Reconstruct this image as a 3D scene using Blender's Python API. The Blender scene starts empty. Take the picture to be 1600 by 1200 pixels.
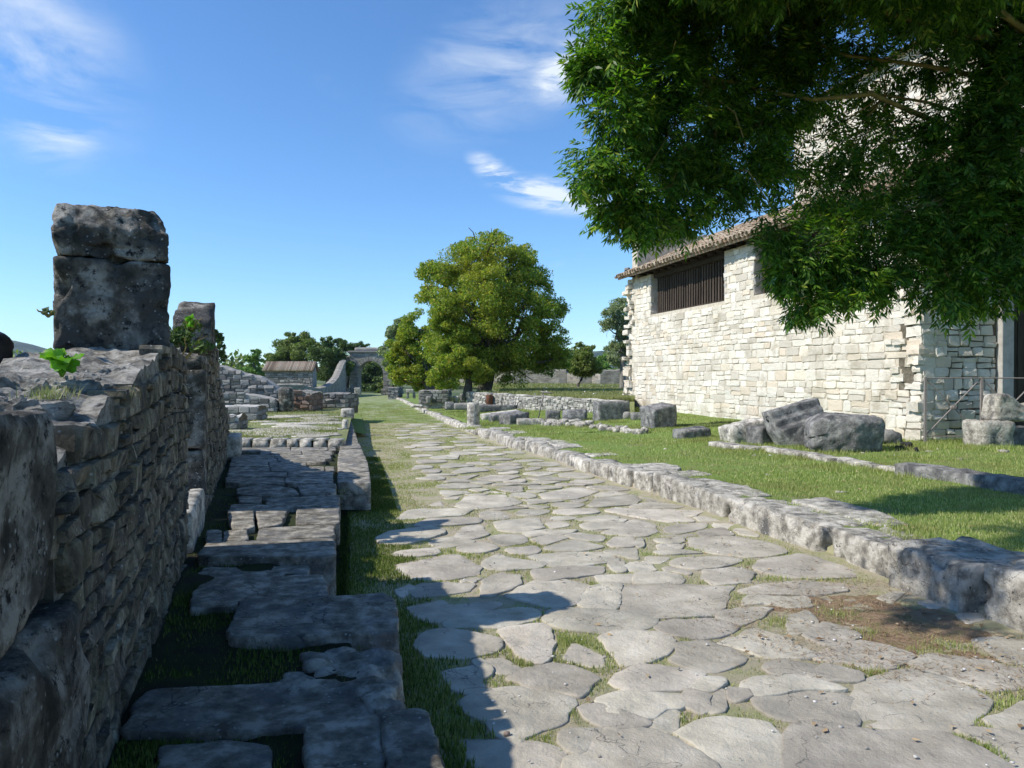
import bpy, bmesh, math, random
import numpy as np
from mathutils import Vector, Matrix, noise as mn

# ------------------------------------------------------------------ camera, sky, sun
SC = bpy.context.scene
COL = SC.collection
R = math.radians
F = 1156.0          # focal length in photo pixels (photo 1600 x 1200)
EYE = 1.6
HOR = 590.0
cam_d = bpy.data.cameras.new('camera')
cam_d.sensor_width = 36.0
cam_d.lens = F / 1600 * 36
cam_d.clip_start = 0.05
cam_d.clip_end = 20000
cam = bpy.data.objects.new('camera', cam_d)
COL.objects.link(cam)
cam.location = (0, 0, EYE)
PITCH = math.atan((600 - HOR) / F)
cam.rotation_euler = (math.pi / 2 - PITCH, 0, 0)
SC.camera = cam

TO_SUN = Vector((-1.0, -0.28, 1.0)).normalized()
sun_d = bpy.data.lights.new('sun', 'SUN')
sun_d.energy = 4.9
sun_d.angle = R(0.53)
sun_d.color = (1.0, 0.94, 0.84)
sun = bpy.data.objects.new('sun', sun_d)
COL.objects.link(sun)
sun.rotation_euler = TO_SUN.to_track_quat('Z', 'Y').to_euler()

world = bpy.data.worlds.new('World')
SC.world = world
world.use_nodes = True
SKY_STRENGTH = 0.112
EXPOSURE = 0.12


def build_world():
    nt = world.node_tree
    N = nt.nodes
    L = nt.links
    N.clear()
    out = N.new('ShaderNodeOutputWorld')
    bg = N.new('ShaderNodeBackground')
    bg.inputs['Strength'].default_value = SKY_STRENGTH
    sky = N.new('ShaderNodeTexSky')
    sky.sky_type = 'NISHITA'
    sky.sun_disc = False
    sky.sun_elevation = math.asin(TO_SUN.z)
    sky.sun_rotation = math.atan2(TO_SUN.x, TO_SUN.y) % (2 * math.pi)
    sky.altitude = 500
    sky.air_density = 1.0
    sky.dust_density = 0.1
    sky.ozone_density = 1.6
    tc = N.new('ShaderNodeTexCoord')
    # cirrus: soft noise streaks, kept to a few parts of the sky
    def rot_noise(ang, scl, sc, det, seed):
        mp = N.new('ShaderNodeMapping')
        mp.inputs['Rotation'].default_value = (0, ang, 0)
        mp.inputs['Scale'].default_value = scl
        mp.inputs['Location'].default_value = (seed, seed * .7, seed * .3)
        L.new(tc.outputs['Generated'], mp.inputs['Vector'])
        nz = N.new('ShaderNodeTexNoise')
        nz.inputs['Scale'].default_value = sc
        nz.inputs['Detail'].default_value = det
        nz.inputs['Roughness'].default_value = .62
        nz.inputs['Distortion'].default_value = .5
        L.new(mp.outputs[0], nz.inputs['Vector'])
        return nz.outputs['Fac']

    def math_(op, a, b=None, clamp=False):
        m = N.new('ShaderNodeMath')
        m.operation = op
        m.use_clamp = clamp
        for i, v in enumerate((a, b)):
            if v is None:
                continue
            if isinstance(v, (int, float)):
                m.inputs[i].default_value = v
            else:
                L.new(v, m.inputs[i])
        return m.outputs[0]

    def patch(px, py, rx, ry, ang, gain):
        # direction of the patch centre, with a tangent frame round it
        c = Vector(((px - 800) / F, 1, (HOR - py) / F)).normalized()
        t = Vector((1, 0, 0))
        t = (t - c * t.dot(c)).normalized()
        b = c.cross(t).normalized()
        if b.z < 0:
            b = -b
        a = R(ang)
        t2 = t * math.cos(a) + b * math.sin(a)
        b2 = -t * math.sin(a) + b * math.cos(a)
        def dot(v):
            d = N.new('ShaderNodeVectorMath')
            d.operation = 'DOT_PRODUCT'
            L.new(tc.outputs['Generated'], d.inputs[0])
            d.inputs[1].default_value = tuple(v)
            return d.outputs['Value']
        x = math_('DIVIDE', dot(t2), rx / F)
        y = math_('DIVIDE', dot(b2), ry / F)
        r2 = math_('ADD', math_('MULTIPLY', x, x), math_('MULTIPLY', y, y))
        g = math_('SUBTRACT', 1.0, r2, True)
        g = math_('MULTIPLY', g, g)
        front = math_('GREATER_THAN', dot(c), 0.3)
        return math_('MULTIPLY', math_('MULTIPLY', g, gain), front)

    n1 = rot_noise(R(35), (1.0, 1.0, 3.0), 5.0, 9, 3.1)
    n2 = rot_noise(R(-20), (1.0, 1.0, 4.5), 7.0, 9, 8.7)
    s1 = math_('MULTIPLY', math_('SUBTRACT', n1, .43, True), 3.6)
    s2 = math_('MULTIPLY', math_('SUBTRACT', n2, .38, True), 4.2)
    tot = None
    for (p, s) in ((patch(40, 90, 180, 150, -50, .6), s1), (patch(20, 20, 170, 90, -35, .35), s1),
                   (patch(85, 205, 70, 60, -30, .8), s1),
                   (patch(790, 105, 220, 120, 25, .42), s2), (patch(900, 110, 85, 50, 30, 1.6), s2),
                   (patch(860, 306, 115, 34, -10, 2.2), s2), (patch(772, 268, 55, 26, -30, 1.7), s2),
                   (patch(515, 135, 16, 30, 60, .35), s1), (patch(900, 412, 60, 9, 6, .6), s1),
                   (patch(960, 300, 60, 40, -5, .8), s1)):
        v = math_('MULTIPLY', p, s)
        tot = v if tot is None else math_('ADD', tot, v)
    tot = math_('MINIMUM', math_('MULTIPLY', tot, .8), .82)
    mix = N.new('ShaderNodeMix')
    mix.data_type = 'RGBA'
    hs = N.new('ShaderNodeHueSaturation')
    hs.inputs['Hue'].default_value = .5
    hs.inputs['Saturation'].default_value = 1.06
    hs.inputs['Value'].default_value = 1.40
    gr_ = N.new('ShaderNodeMix')
    gr_.data_type = 'RGBA'
    gr_.blend_type = 'MULTIPLY'
    gr_.inputs[0].default_value = 1
    L.new(sky.outputs[0], gr_.inputs[6])
    gr_.inputs[7].default_value = (.76, .98, 1.20, 1)
    L.new(gr_.outputs[2], hs.inputs['Color'])
    L.new(tot, mix.inputs[0])
    L.new(hs.outputs[0], mix.inputs[6])
    mix.inputs[7].default_value = (8.2, 8.8, 9.3, 1)
    L.new(mix.outputs[2], bg.inputs['Color'])
    L.new(bg.outputs[0], out.inputs['Surface'])


build_world()
SC.view_settings.view_transform = 'Standard'
SC.view_settings.look = 'None'
SC.view_settings.exposure = EXPOSURE
SC.view_settings.gamma = 1
SC.view_settings.use_curve_mapping = False
SC.cycles.max_bounces = 6
SC.cycles.diffuse_bounces = 3
SC.cycles.transmission_bounces = 4
SC.cycles.transparent_max_bounces = 8

rnd = random.Random(7)
rng = np.random.default_rng(11)

# ------------------------------------------------------------------ placing helpers
def at(px, py, D):
    """world point seen at photo pixel (px, py) at depth D"""
    return Vector(((px - 800) / F * D, D, EYE + (HOR - py) / F * D))


def on(px, py, z):
    """world point seen at (px, py) on the level z (number) or on a sloping ground z = a*Y + b"""
    if isinstance(z, tuple):
        a, b = z
        D = (EYE - b) / ((py - HOR) / F + a)
        return Vector(((px - 800) / F * D, D, a * D + b))
    D = (EYE - z) * F / (py - HOR)
    return Vector(((px - 800) / F * D, D, z))


STREET = (-0.008, 0.0)
SD = Vector((-0.2573, 0.9663, 0))       # street direction
SNV = Vector((0.9663, 0.2573, 0))       # to the right of it


def uv2xy(u, v):
    return SNV.x * u + SD.x * v, SNV.y * u + SD.y * v


def xy2uv(x, y):
    return SNV.x * x + SNV.y * y, SD.x * x + SD.y * y


def lawn_z(x, y):
    u, v = xy2uv(x, y)
    t = min(1.0, max(0.0, (u - 4.9) / 7.0))
    a = -0.008 * y + 0.225 - .045 * min(1, max(0, (y - 10) / 14))
    b = 0.15 + 0.0125 * max(v, 4)
    return a * (1 - t) + b * t + .012 * math.sin(x * 2.1 + y) + .01 * math.sin(y * 2.7 - x)


# ------------------------------------------------------------------ materials
def M(name, ramp, scale=4.0, rough=.9, bump=(30, .4, .02), stain=None, speck=None, dark=None, var=.25, hue=0.0,
      translucent=None, vec=(1, 1, 1), detail=9, bump2=None, crack=None):
    m = bpy.data.materials.new(name)
    m.use_nodes = True
    nt = m.node_tree
    N = nt.nodes
    L = nt.links
    b = N['Principled BSDF']
    b.inputs['Roughness'].default_value = rough
    b.inputs['Specular IOR Level'].default_value = .25
    geo = N.new('ShaderNodeNewGeometry')
    mp = N.new('ShaderNodeMapping')
    mp.inputs['Scale'].default_value = vec
    L.new(geo.outputs['Position'], mp.inputs['Vector'])
    oi = N.new('ShaderNodeObjectInfo')
    ad = N.new('ShaderNodeMath')
    ad.operation = 'ADD'
    L.new(oi.outputs['Random'], ad.inputs[0])
    L.new(geo.outputs['Random Per Island'], ad.inputs[1])
    fr = N.new('ShaderNodeMath')
    fr.operation = 'FRACT'
    L.new(ad.outputs[0], fr.inputs[0])
    rand = fr.outputs[0]

    def nz(sc, det=8, ro=.6, dist=0):
        n = N.new('ShaderNodeTexNoise')
        n.inputs['Scale'].default_value = sc
        n.inputs['Detail'].default_value = det
        n.inputs['Roughness'].default_value = ro
        n.inputs['Distortion'].default_value = dist
        L.new(mp.outputs[0], n.inputs['Vector'])
        return n.outputs['Fac']

    def rampn(fac, stops):
        r = N.new('ShaderNodeValToRGB')
        e = r.color_ramp.elements
        while len(e) < len(stops):
            e.new(.5)
        for el, (p, c) in zip(e, stops):
            el.position = p
            el.color = (*c, 1) if len(c) == 3 else c
        L.new(fac, r.inputs[0])
        return r

    def mixc(fac, a, c):
        x = N.new('ShaderNodeMix')
        x.data_type = 'RGBA'
        L.new(fac, x.inputs[0])
        for i, v in ((6, a), (7, c)):
            if isinstance(v, tuple):
                x.inputs[i].default_value = (*v, 1)
            else:
                L.new(v, x.inputs[i])
        return x.outputs[2]
    src = nz(scale, detail, .62)
    if ramp[0] == 'rand':
        c = rampn(rand, ramp[1]).outputs[0]
    else:
        c = rampn(src, ramp).outputs[0]
    if stain:      # (colour, scale, lo, hi)
        f = rampn(nz(stain[1], 6, .65, .4), [(stain[2], (0, 0, 0)), (stain[3], (1, 1, 1))]).outputs[0]
        c = mixc(f, c, stain[0])
    if dark:
        f = rampn(nz(dark[1], 10, .75), [(dark[2], (0, 0, 0)), (dark[3], (1, 1, 1))]).outputs[0]
        c = mixc(f, c, dark[0])
    if speck:      # lichen spots
        v = N.new('ShaderNodeTexVoronoi')
        v.inputs['Scale'].default_value = speck[1]
        L.new(mp.outputs[0], v.inputs['Vector'])
        f0 = rampn(v.outputs['Distance'], [(speck[2], (1, 1, 1)), (speck[3], (0, 0, 0))]).outputs[0]
        f1 = rampn(nz(speck[1] * .35, 5), [(.47, (0, 0, 0)), (.58, (1, 1, 1))]).outputs[0]
        ml = N.new('ShaderNodeMath')
        ml.operation = 'MULTIPLY'
        L.new(f0, ml.inputs[0])
        L.new(f1, ml.inputs[1])
        c = mixc(ml.outputs[0], c, speck[0])
    if crack:
        vo = N.new('ShaderNodeTexVoronoi')
        vo.feature = 'DISTANCE_TO_EDGE'
        vo.inputs['Scale'].default_value = crack[0]
        vm = N.new('ShaderNodeVectorMath')
        vm.operation = 'ADD'
        nn_ = N.new('ShaderNodeTexNoise')
        nn_.inputs['Scale'].default_value = crack[0] * 1.6
        nn_.inputs['Detail'].default_value = 5
        L.new(mp.outputs[0], nn_.inputs['Vector'])
        L.new(mp.outputs[0], vm.inputs[0])
        L.new(nn_.outputs['Color'], vm.inputs[1])
        L.new(vm.outputs[0], vo.inputs['Vector'])
        f0 = rampn(vo.outputs['Distance'], [(0, (1, 1, 1)), (crack[1], (0, 0, 0))]).outputs[0]
        f1 = rampn(nz(crack[0] * .9, 3), [(.50, (0, 0, 0)), (.56, (1, 1, 1))]).outputs[0]
        ml = N.new('ShaderNodeMath')
        ml.operation = 'MULTIPLY'
        L.new(f0, ml.inputs[0])
        L.new(f1, ml.inputs[1])
        c = mixc(ml.outputs[0], c, crack[2])
    if var:
        h = N.new('ShaderNodeHueSaturation')
        mr = N.new('ShaderNodeMapRange')
        mr.inputs['To Min'].default_value = 1 - var
        mr.inputs['To Max'].default_value = 1 + var
        L.new(rand, mr.inputs['Value'])
        L.new(mr.outputs[0], h.inputs['Value'])
        if hue:
            mr2 = N.new('ShaderNodeMapRange')
            mr2.inputs['To Min'].default_value = .5 - hue
            mr2.inputs['To Max'].default_value = .5 + hue
            s5 = N.new('ShaderNodeMath')
            s5.operation = 'MULTIPLY'
            s5.inputs[1].default_value = 7.31
            L.new(rand, s5.inputs[0])
            f5 = N.new('ShaderNodeMath')
            f5.operation = 'FRACT'
            L.new(s5.outputs[0], f5.inputs[0])
            L.new(f5.outputs[0], mr2.inputs['Value'])
            L.new(mr2.outputs[0], h.inputs['Hue'])
        L.new(c, h.inputs['Color'])
        c = h.outputs[0]
    L.new(c, b.inputs['Base Color'])
    last = None
    for bb in (bump, bump2):
        if bb:
            bp = N.new('ShaderNodeBump')
            bp.inputs['Strength'].default_value = bb[1]
            bp.inputs['Distance'].default_value = bb[2]
            L.new(nz(bb[0], 10, .68), bp.inputs['Height'])
            if last:
                L.new(last, bp.inputs['Normal'])
            last = bp.outputs[0]
    if last:
        L.new(last, b.inputs['Normal'])
    if translucent:
        tr = N.new('ShaderNodeBsdfTranslucent')
        mx = N.new('ShaderNodeMixShader')
        mx.inputs[0].default_value = translucent[1]
        h2 = N.new('ShaderNodeMix')
        h2.data_type = 'RGBA'
        h2.blend_type = 'MULTIPLY'
        h2.inputs[0].default_value = 1
        L.new(c, h2.inputs[6])
        h2.inputs[7].default_value = (*translucent[0], 1)
        L.new(h2.outputs[2], tr.inputs['Color'])
        L.new(b.outputs[0], mx.inputs[1])
        L.new(tr.outputs[0], mx.inputs[2])
        L.new(mx.outputs[0], N['Material Output'].inputs['Surface'])
    return m


def g(v, warm=0.0):
    return (v * (1 + warm * .7), v, v * (1 - warm * 1.3))


MAT = {}
MAT['paving'] = M('worn paving limestone', [(.34, g(.31, .15)), (.5, g(.42, .15)), (.66, g(.53, .13))], 3.2, .85,
                  bump=(7, .7, .04), bump2=(55, .5, .008), stain=(g(.31, .13), 1.1, .48, .68),
                  dark=(g(.12, .10), 34, .64, .70), var=.17, hue=.008, crack=(1.9, .013, g(.12, .1)))
MAT['kerb'] = M('lichened kerb limestone', [(.36, g(.20, .12)), (.48, g(.41, .12)), (.60, g(.63, .10))], 7, .93,
                bump=(8, 1.0, .06), bump2=(42, .8, .016), stain=(g(.15, .04), 3.8, .54, .66),
                dark=(g(.05, .02), 22, .585, .65), speck=(g(.66, .05), 26, .12, .30), var=.20, crack=(3.0, .02, g(.06)))
MAT['flag'] = M('grey flagstone', [(.37, g(.11, .16)), (.5, g(.25, .15)), (.61, g(.44, .12))], 9, .9,
                bump=(9, 1.0, .05), bump2=(55, .9, .014), stain=(g(.17, .03), 4, .5, .66),
                dark=(g(.07, 0), 30, .60, .67), speck=(g(.5, .05), 30, .08, .24), var=.14, crack=(1.6, .012, g(.05)))
MAT['oldblock'] = M('weathered dark ashlar', [(.38, g(.05, .16)), (.49, g(.14, .15)), (.60, g(.42, .10))], 5.5, .95,
                    bump=(6, 1.0, .09), bump2=(40, 1.0, .02), stain=(g(.09, .06), 2.6, .48, .62),
                    dark=(g(.025, 0), 17, .54, .62), speck=(g(.55, .04), 34, .08, .26), var=.12, detail=13, crack=(3.2, .02, g(.03)))
MAT['boulder'] = M('grey boulder stone', [(.36, g(.13, .03)), (.5, g(.23, .04)), (.62, g(.36, .05))], 7, .93,
                   bump=(8, 1.0, .06), bump2=(45, .8, .015), stain=(g(.10, .0), 3.0, .5, .62),
                   dark=(g(.05, 0), 24, .58, .66), speck=(g(.5, .04), 34, .08, .24), var=.18)
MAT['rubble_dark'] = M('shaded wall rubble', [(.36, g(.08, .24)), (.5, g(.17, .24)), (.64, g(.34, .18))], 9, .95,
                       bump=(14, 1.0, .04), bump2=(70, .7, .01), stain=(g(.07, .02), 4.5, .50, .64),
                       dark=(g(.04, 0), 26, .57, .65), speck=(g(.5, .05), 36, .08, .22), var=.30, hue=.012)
MAT['core'] = M('wall core mortar', [(.3, g(.08, .22)), (.5, g(.14, .22)), (.7, g(.22, .18))], 8, .97,
                bump=(14, 1.0, .05), bump2=(70, .6, .01), var=0)
MAT['rocktop'] = M('broken rubble core', [(.38, g(.15, .12)), (.49, g(.31, .11)), (.6, g(.52, .09))], 9, .95,
                   bump=(9, 1.0, .07), bump2=(45, .8, .018), dark=(g(.05, 0), 16, .56, .64), var=0, vec=(1, 1, 2.2))
MAT['cream'] = M('pale building stone', ('rand', [(0, (.66, .60, .50)), (.25, (.76, .70, .59)), (.5, (.80, .75, .65)),
                                                   (.7, (.64, .60, .52)), (.84, (.76, .69, .57)), (.93, (.58, .50, .39)),
                                                   (1, (.66, .56, .45))]), 4, .92,
                 bump=(16, .9, .03), bump2=(70, .5, .006), stain=((.52, .46, .36), 1.3, .50, .66),
                 dark=((.33, .28, .21), 14, .60, .70), var=.14)
MAT['mortar'] = M('lime mortar', [(.3, (.44, .38, .29)), (.5, (.56, .50, .40)), (.7, (.66, .60, .50))], 6, .97,
                  bump=(30, .8, .02), var=0)
MAT['whiterubble'] = M('white rubble', ('rand', [(0, g(.22, .08)), (.4, g(.34, .08)), (.8, g(.46, .08)), (1, g(.30, .1))]), 6, .95,
                       bump=(20, .8, .03), dark=(g(.2, .05), 16, .6, .7), var=.15)
MAT['greyrubble'] = M('grey rubble', ('rand', [(0, g(.14, .03)), (.4, g(.22, .04)), (.8, g(.30, .04)), (1, g(.20, .10))]), 6, .95,
                      bump=(15, .8, .03), var=.2)
MAT['redrubble'] = M('reddish rubble', ('rand', [(0, (.24, .16, .12)), (.5, (.30, .21, .16)), (1, (.22, .17, .14))]), 6, .95,
                     bump=(15, .8, .03), var=.2)
MAT['tile'] = M('old roof tile', ('rand', [(0, (.22, .15, .10)), (.35, (.33, .25, .18)), (.7, (.40, .33, .25)), (1, (.28, .18, .12))]),
                5, .93, bump=(30, .6, .01), stain=((.22, .20, .15), 7, .5, .64), dark=((.10, .09, .07), 30, .6, .7), var=.2)
MAT['soil'] = M('soil and short grass', [(.36, (.44, .38, .28)), (.48, (.41, .365, .25)), (.60, (.33, .335, .17)), (.72, (.38, .36, .21))],
                2.6, .97, bump=(50, .6, .02), bump2=(200, .6, .006), stain=((.43, .37, .28), 1.6, .50, .62), var=0, detail=13,
                dark=((.42, .39, .33), 30, .62, .68))
MAT['farstreet'] = M('turfed paving', [(.42, (.19, .245, .075)), (.52, (.235, .275, .10)), (.60, (.36, .36, .25)), (.70, (.42, .41, .32))],
                1.3, .95, bump=(20, .6, .02), var=0, detail=6, vec=(1, 1, 1))
MAT['lawn'] = M('lawn ground', [(.32, (.25, .25, .10)), (.46, (.20, .27, .065)), (.62, (.17, .26, .055)), (.75, (.28, .31, .12))],
                1.6, .97, bump=(60, .9, .03), bump2=(220, .8, .008), stain=((.24, .22, .11), .9, .56, .72), var=0, detail=12)
MAT['field'] = M('meadow ground', [(.3, (.18, .20, .08)), (.5, (.23, .26, .10)), (.7, (.29, .29, .13))], 1.2, .97,
                 bump=(12, .9, .08), stain=((.20, .19, .10), .5, .5, .7), var=0, detail=12)
MAT['shadeground'] = M('mossy earth darkened for shade', [(.35, (.05, .042, .028)), (.5, (.05, .06, .022)), (.68, (.055, .085, .02))], 4, .97,
                       bump=(40, .9, .03), bump2=(160, .8, .01), var=0, detail=12)  # earth colour lowered so the shade along the left wall is painted in
MAT['dirt'] = M('dry dirt and straw', [(.35, (.24, .155, .095)), (.5, (.34, .235, .15)), (.65, (.22, .19, .09))], 9, .97,
                bump=(70, 1.0, .02), bump2=(220, .8, .006), dark=((.30, .23, .15), 60, .58, .66), var=0)
MAT['hill'] = M('wooded hill', [(.40, (.012, .03, .012)), (.5, (.035, .065, .022)), (.60, (.075, .11, .04))], .03, .97, bump=(.05, 1, 12), var=0)
MAT['terrain'] = M('distant land', [(.35, (.06, .09, .03)), (.5, (.10, .13, .05)), (.65, (.14, .15, .07))], .05, .97, bump=None, var=0)
GR = [(0, (.22, .31, .07)), (.35, (.28, .37, .09)), (.6, (.35, .42, .13)), (.82, (.43, .45, .19)), (1, (.55, .50, .30))]
MAT['grass'] = M('grass blades', ('rand', GR), 2, .7, bump=None, stain=((.31, .31, .12), 1.1, .46, .66), var=.2, translucent=((1.2, 1.3, .6), .35))
MAT['shadegrass'] = M('mossy grass blades darkened for shade', ('rand', [(0, (.06, .11, .02)), (.5, (.10, .16, .03)), (.85, (.16, .20, .05)), (1, (.22, .20, .09))]), 2, .8, bump=None, var=.2, translucent=((1.2, 1.3, .6), .3))  # darker copy of the grass, with the shade of the left walk in its colour
MAT['farwall'] = M('distant rubble masonry', [(.34, g(.17, .14)), (.5, g(.28, .14)), (.66, g(.42, .12))], 1.6, .95, bump=(5, 1, .08), stain=(g(.22, .05), .5, .52, .68), dark=(g(.12, .05), 7, .57, .64), var=.06, detail=14, vec=(1, 1, 2))
MAT['dgrass'] = M('dry grass blades', ('rand', [(0, (.22, .30, .08)), (.4, (.31, .345, .13)), (.75, (.42, .40, .20)), (1, (.50, .45, .27))]),
                  2, .8, bump=None, var=.2, translucent=((1.2, 1.2, .7), .3))
MAT['mgrass'] = M('meadow grass blades', ('rand', [(0, (.19, .24, .07)), (.5, (.27, .30, .11)), (1, (.38, .36, .19))]),
                  2, .8, bump=None, var=.2, translucent=((1.2, 1.2, .7), .3))
MAT['straw'] = M('straw', ('rand', [(0, (.20, .12, .06)), (.5, (.32, .22, .12)), (1, (.40, .30, .18))]), 2, .85, bump=None, var=.25)
MAT['ash'] = M('ash leaves', ('rand', [(0, (.04, .10, .015)), (.5, (.075, .165, .02)), (.85, (.14, .25, .03)), (1, (.30, .32, .05))]),
               1.5, .42, bump=None, stain=((.04, .10, .02), 1.4, .5, .7), var=.25, translucent=((1.4, 1.7, .5), .42))
MAT['walnut'] = M('walnut leaves', ('rand', [(0, (.15, .25, .032)), (.4, (.21, .32, .042)), (.78, (.30, .36, .055)), (1, (.42, .32, .06))]),
                  1.0, .55, bump=None, stain=((.32, .33, .05), .5, .50, .66), var=.3, translucent=((1.3, 1.4, .5), .40))
MAT['darkleaf'] = M('dark foliage', ('rand', [(0, (.06, .10, .03)), (.5, (.095, .15, .042)), (1, (.14, .19, .06))]),
                    .6, .6, bump=None, var=.3, translucent=((1.2, 1.4, .5), .25))
MAT['midleaf'] = M('hedgerow foliage', ('rand', [(0, (.12, .18, .045)), (.5, (.18, .24, .06)), (1, (.25, .28, .09))]),
                   .4, .6, bump=None, var=.3, stain=((.17, .18, .06), .25, .5, .65), translucent=((1.2, 1.4, .5), .28))
MAT['lightleaf'] = M('pale green foliage', ('rand', [(0, (.11, .22, .05)), (.5, (.16, .28, .065)), (1, (.22, .32, .10))]),
                     .6, .6, bump=None, var=.25, translucent=((1.2, 1.4, .5), .3))
MAT['willow'] = M('grey green foliage', ('rand', [(0, (.20, .26, .13)), (.5, (.27, .33, .16)), (1, (.34, .39, .21))]),
                  .6, .6, bump=None, var=.25, translucent=((1.1, 1.2, .7), .3))
MAT['brightleaf'] = M('bright green leaf', ('rand', [(0, (.13, .34, .03)), (1, (.22, .42, .05))]), 3, .5, bump=None, var=.15,
                      translucent=((1.2, 1.4, .5), .45))
MAT['bark'] = M('bark', [(.3, g(.045, .15)), (.55, g(.10, .15)), (.75, g(.17, .12))], 14, .95, bump=(25, 1, .03), var=0, vec=(1, 1, .3))
MAT['palebark'] = M('pale bark', [(.3, g(.14, .1)), (.55, g(.23, .1)), (.75, g(.32, .08))], 14, .95, bump=(25, 1, .03), var=0, vec=(1, 1, .3))
MAT['twig'] = M('yellow twig bark', [(.3, (.16, .12, .04)), (.6, (.30, .23, .08))], 14, .9, bump=None, var=0)
MAT['iron'] = M('painted iron', [(.3, (.19, .165, .15)), (.6, (.28, .25, .23))], 30, .6, bump=(80, .3, .003), var=0)
MAT['rust'] = M('rusty drum', [(.3, (.10, .045, .025)), (.5, (.18, .08, .045)), (.7, (.10, .07, .06))], 12, .85, bump=(60, .5, .005), var=0)
MAT['wood'] = M('dark weathered wood', [(.3, (.035, .026, .02)), (.6, (.075, .058, .045))], 10, .9, bump=(40, .6, .01), var=.25, vec=(1, 1, .15))
MAT['jamb'] = M('dressed door stone', [(.3, g(.34, .06)), (.6, g(.46, .06))], 6, .9, bump=(40, .5, .01), var=.08)
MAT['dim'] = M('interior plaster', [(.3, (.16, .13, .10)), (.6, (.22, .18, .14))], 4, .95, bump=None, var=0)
MAT['hair'] = M('dark hair', [(.3, (.012, .008, .007)), (.7, (.03, .02, .016))], 40, .45, bump=(90, .6, .01), var=0, vec=(1, 1, .2))
MAT['skin'] = M('skin', [(.3, (.50, .30, .22)), (.7, (.58, .36, .27))], 10, .5, bump=None, var=0)
MAT['shirt'] = M('dusky pink cloth', [(.3, (.36, .20, .22)), (.7, (.42, .25, .27))], 20, .85, bump=(60, .3, .004), var=0)
MAT['trousers'] = M('dark blue cloth', [(.3, (.03, .035, .06)), (.7, (.05, .06, .09))], 20, .9, bump=None, var=0)
MAT['char'] = M('charred lumps', [(.3, g(.02)), (.7, g(.06))], 20, .8, bump=(40, 1, .02), var=0)
MAT['pebble'] = M('pebbles', ('rand', [(0, g(.3, .08)), (.5, g(.5, .06)), (1, g(.68, .04))]), 9, .9, bump=None, var=.2)

# ------------------------------------------------------------------ object helpers
WL = {}


def meta(o, label=None, cat=None, group=None, kind=None):
    if label: o['label'] = label
    if cat: o['category'] = cat
    if group: o['group'] = group
    if kind: o['kind'] = kind
    return o


def empty(name, loc, label=None, cat=None, group=None, kind=None):
    o = bpy.data.objects.new(name, None)
    o.empty_display_size = .2
    COL.objects.link(o)
    o.location = loc
    WL[o] = Vector(loc)
    return meta(o, label, cat, group, kind)


def link(name, me, loc, parent=None):
    o = bpy.data.objects.new(name, me)
    COL.objects.link(o)
    loc = Vector(loc)
    WL[o] = loc
    if parent is not None:
        o.parent = parent
        o.location = loc - WL[parent]
    else:
        o.location = loc
    return o


def build(name, vs, fs, mat, parent=None, smooth=False, base=False):
    """mesh object from world-space verts; origin at its centroid (or its base)"""
    a = np.asarray(vs, dtype=np.float64)
    lo, hi = a.min(0), a.max(0)
    c = (lo + hi) / 2
    if base: c[2] = lo[2]
    me = bpy.data.meshes.new(name)
    me.from_pydata([tuple(p) for p in (a - c)], [], fs)
    me.materials.append(MAT[mat])
    if smooth:
        me.polygons.foreach_set('use_smooth', [True] * len(me.polygons))
    me.update()
    return link(name, me, c, parent)


def build_np(name, V, nper, mat, parent=None, smooth=False):
    """many faces of nper consecutive verts each (V: n*nper x 3)"""
    V = np.asarray(V, dtype=np.float32)
    c = V.mean(0).astype(float)
    n = len(V)
    me = bpy.data.meshes.new(name)
    me.vertices.add(n)
    me.vertices.foreach_set('co', (V - c.astype(np.float32)).ravel())
    me.loops.add(n)
    me.loops.foreach_set('vertex_index', np.arange(n, dtype=np.int32))
    nf = n // nper
    me.polygons.add(nf)
    me.polygons.foreach_set('loop_start', np.arange(0, n, nper, dtype=np.int32))
    me.polygons.foreach_set('loop_total', np.full(nf, nper, dtype=np.int32))
    me.materials.append(MAT[mat])
    me.update(calc_edges=True)
    return link(name, me, c, parent)


def sheet(name, P, mat, kind='structure', parent=None, smooth=True):
    """grid of points P[i][j] (Vectors) -> one sheet"""
    ni, nj = len(P), len(P[0])
    vs = [P[i][j] for i in range(ni) for j in range(nj)]
    fs = [(i * nj + j, (i + 1) * nj + j, (i + 1) * nj + j + 1, i * nj + j + 1) for i in range(ni - 1) for j in range(nj - 1)]
    o = build(name, vs, fs, mat, parent, smooth)
    if kind: o['kind'] = kind
    me = o.data
    if me.polygons[0].normal.z < 0:
        me.flip_normals()
    return o


_cubes = {}


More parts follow.
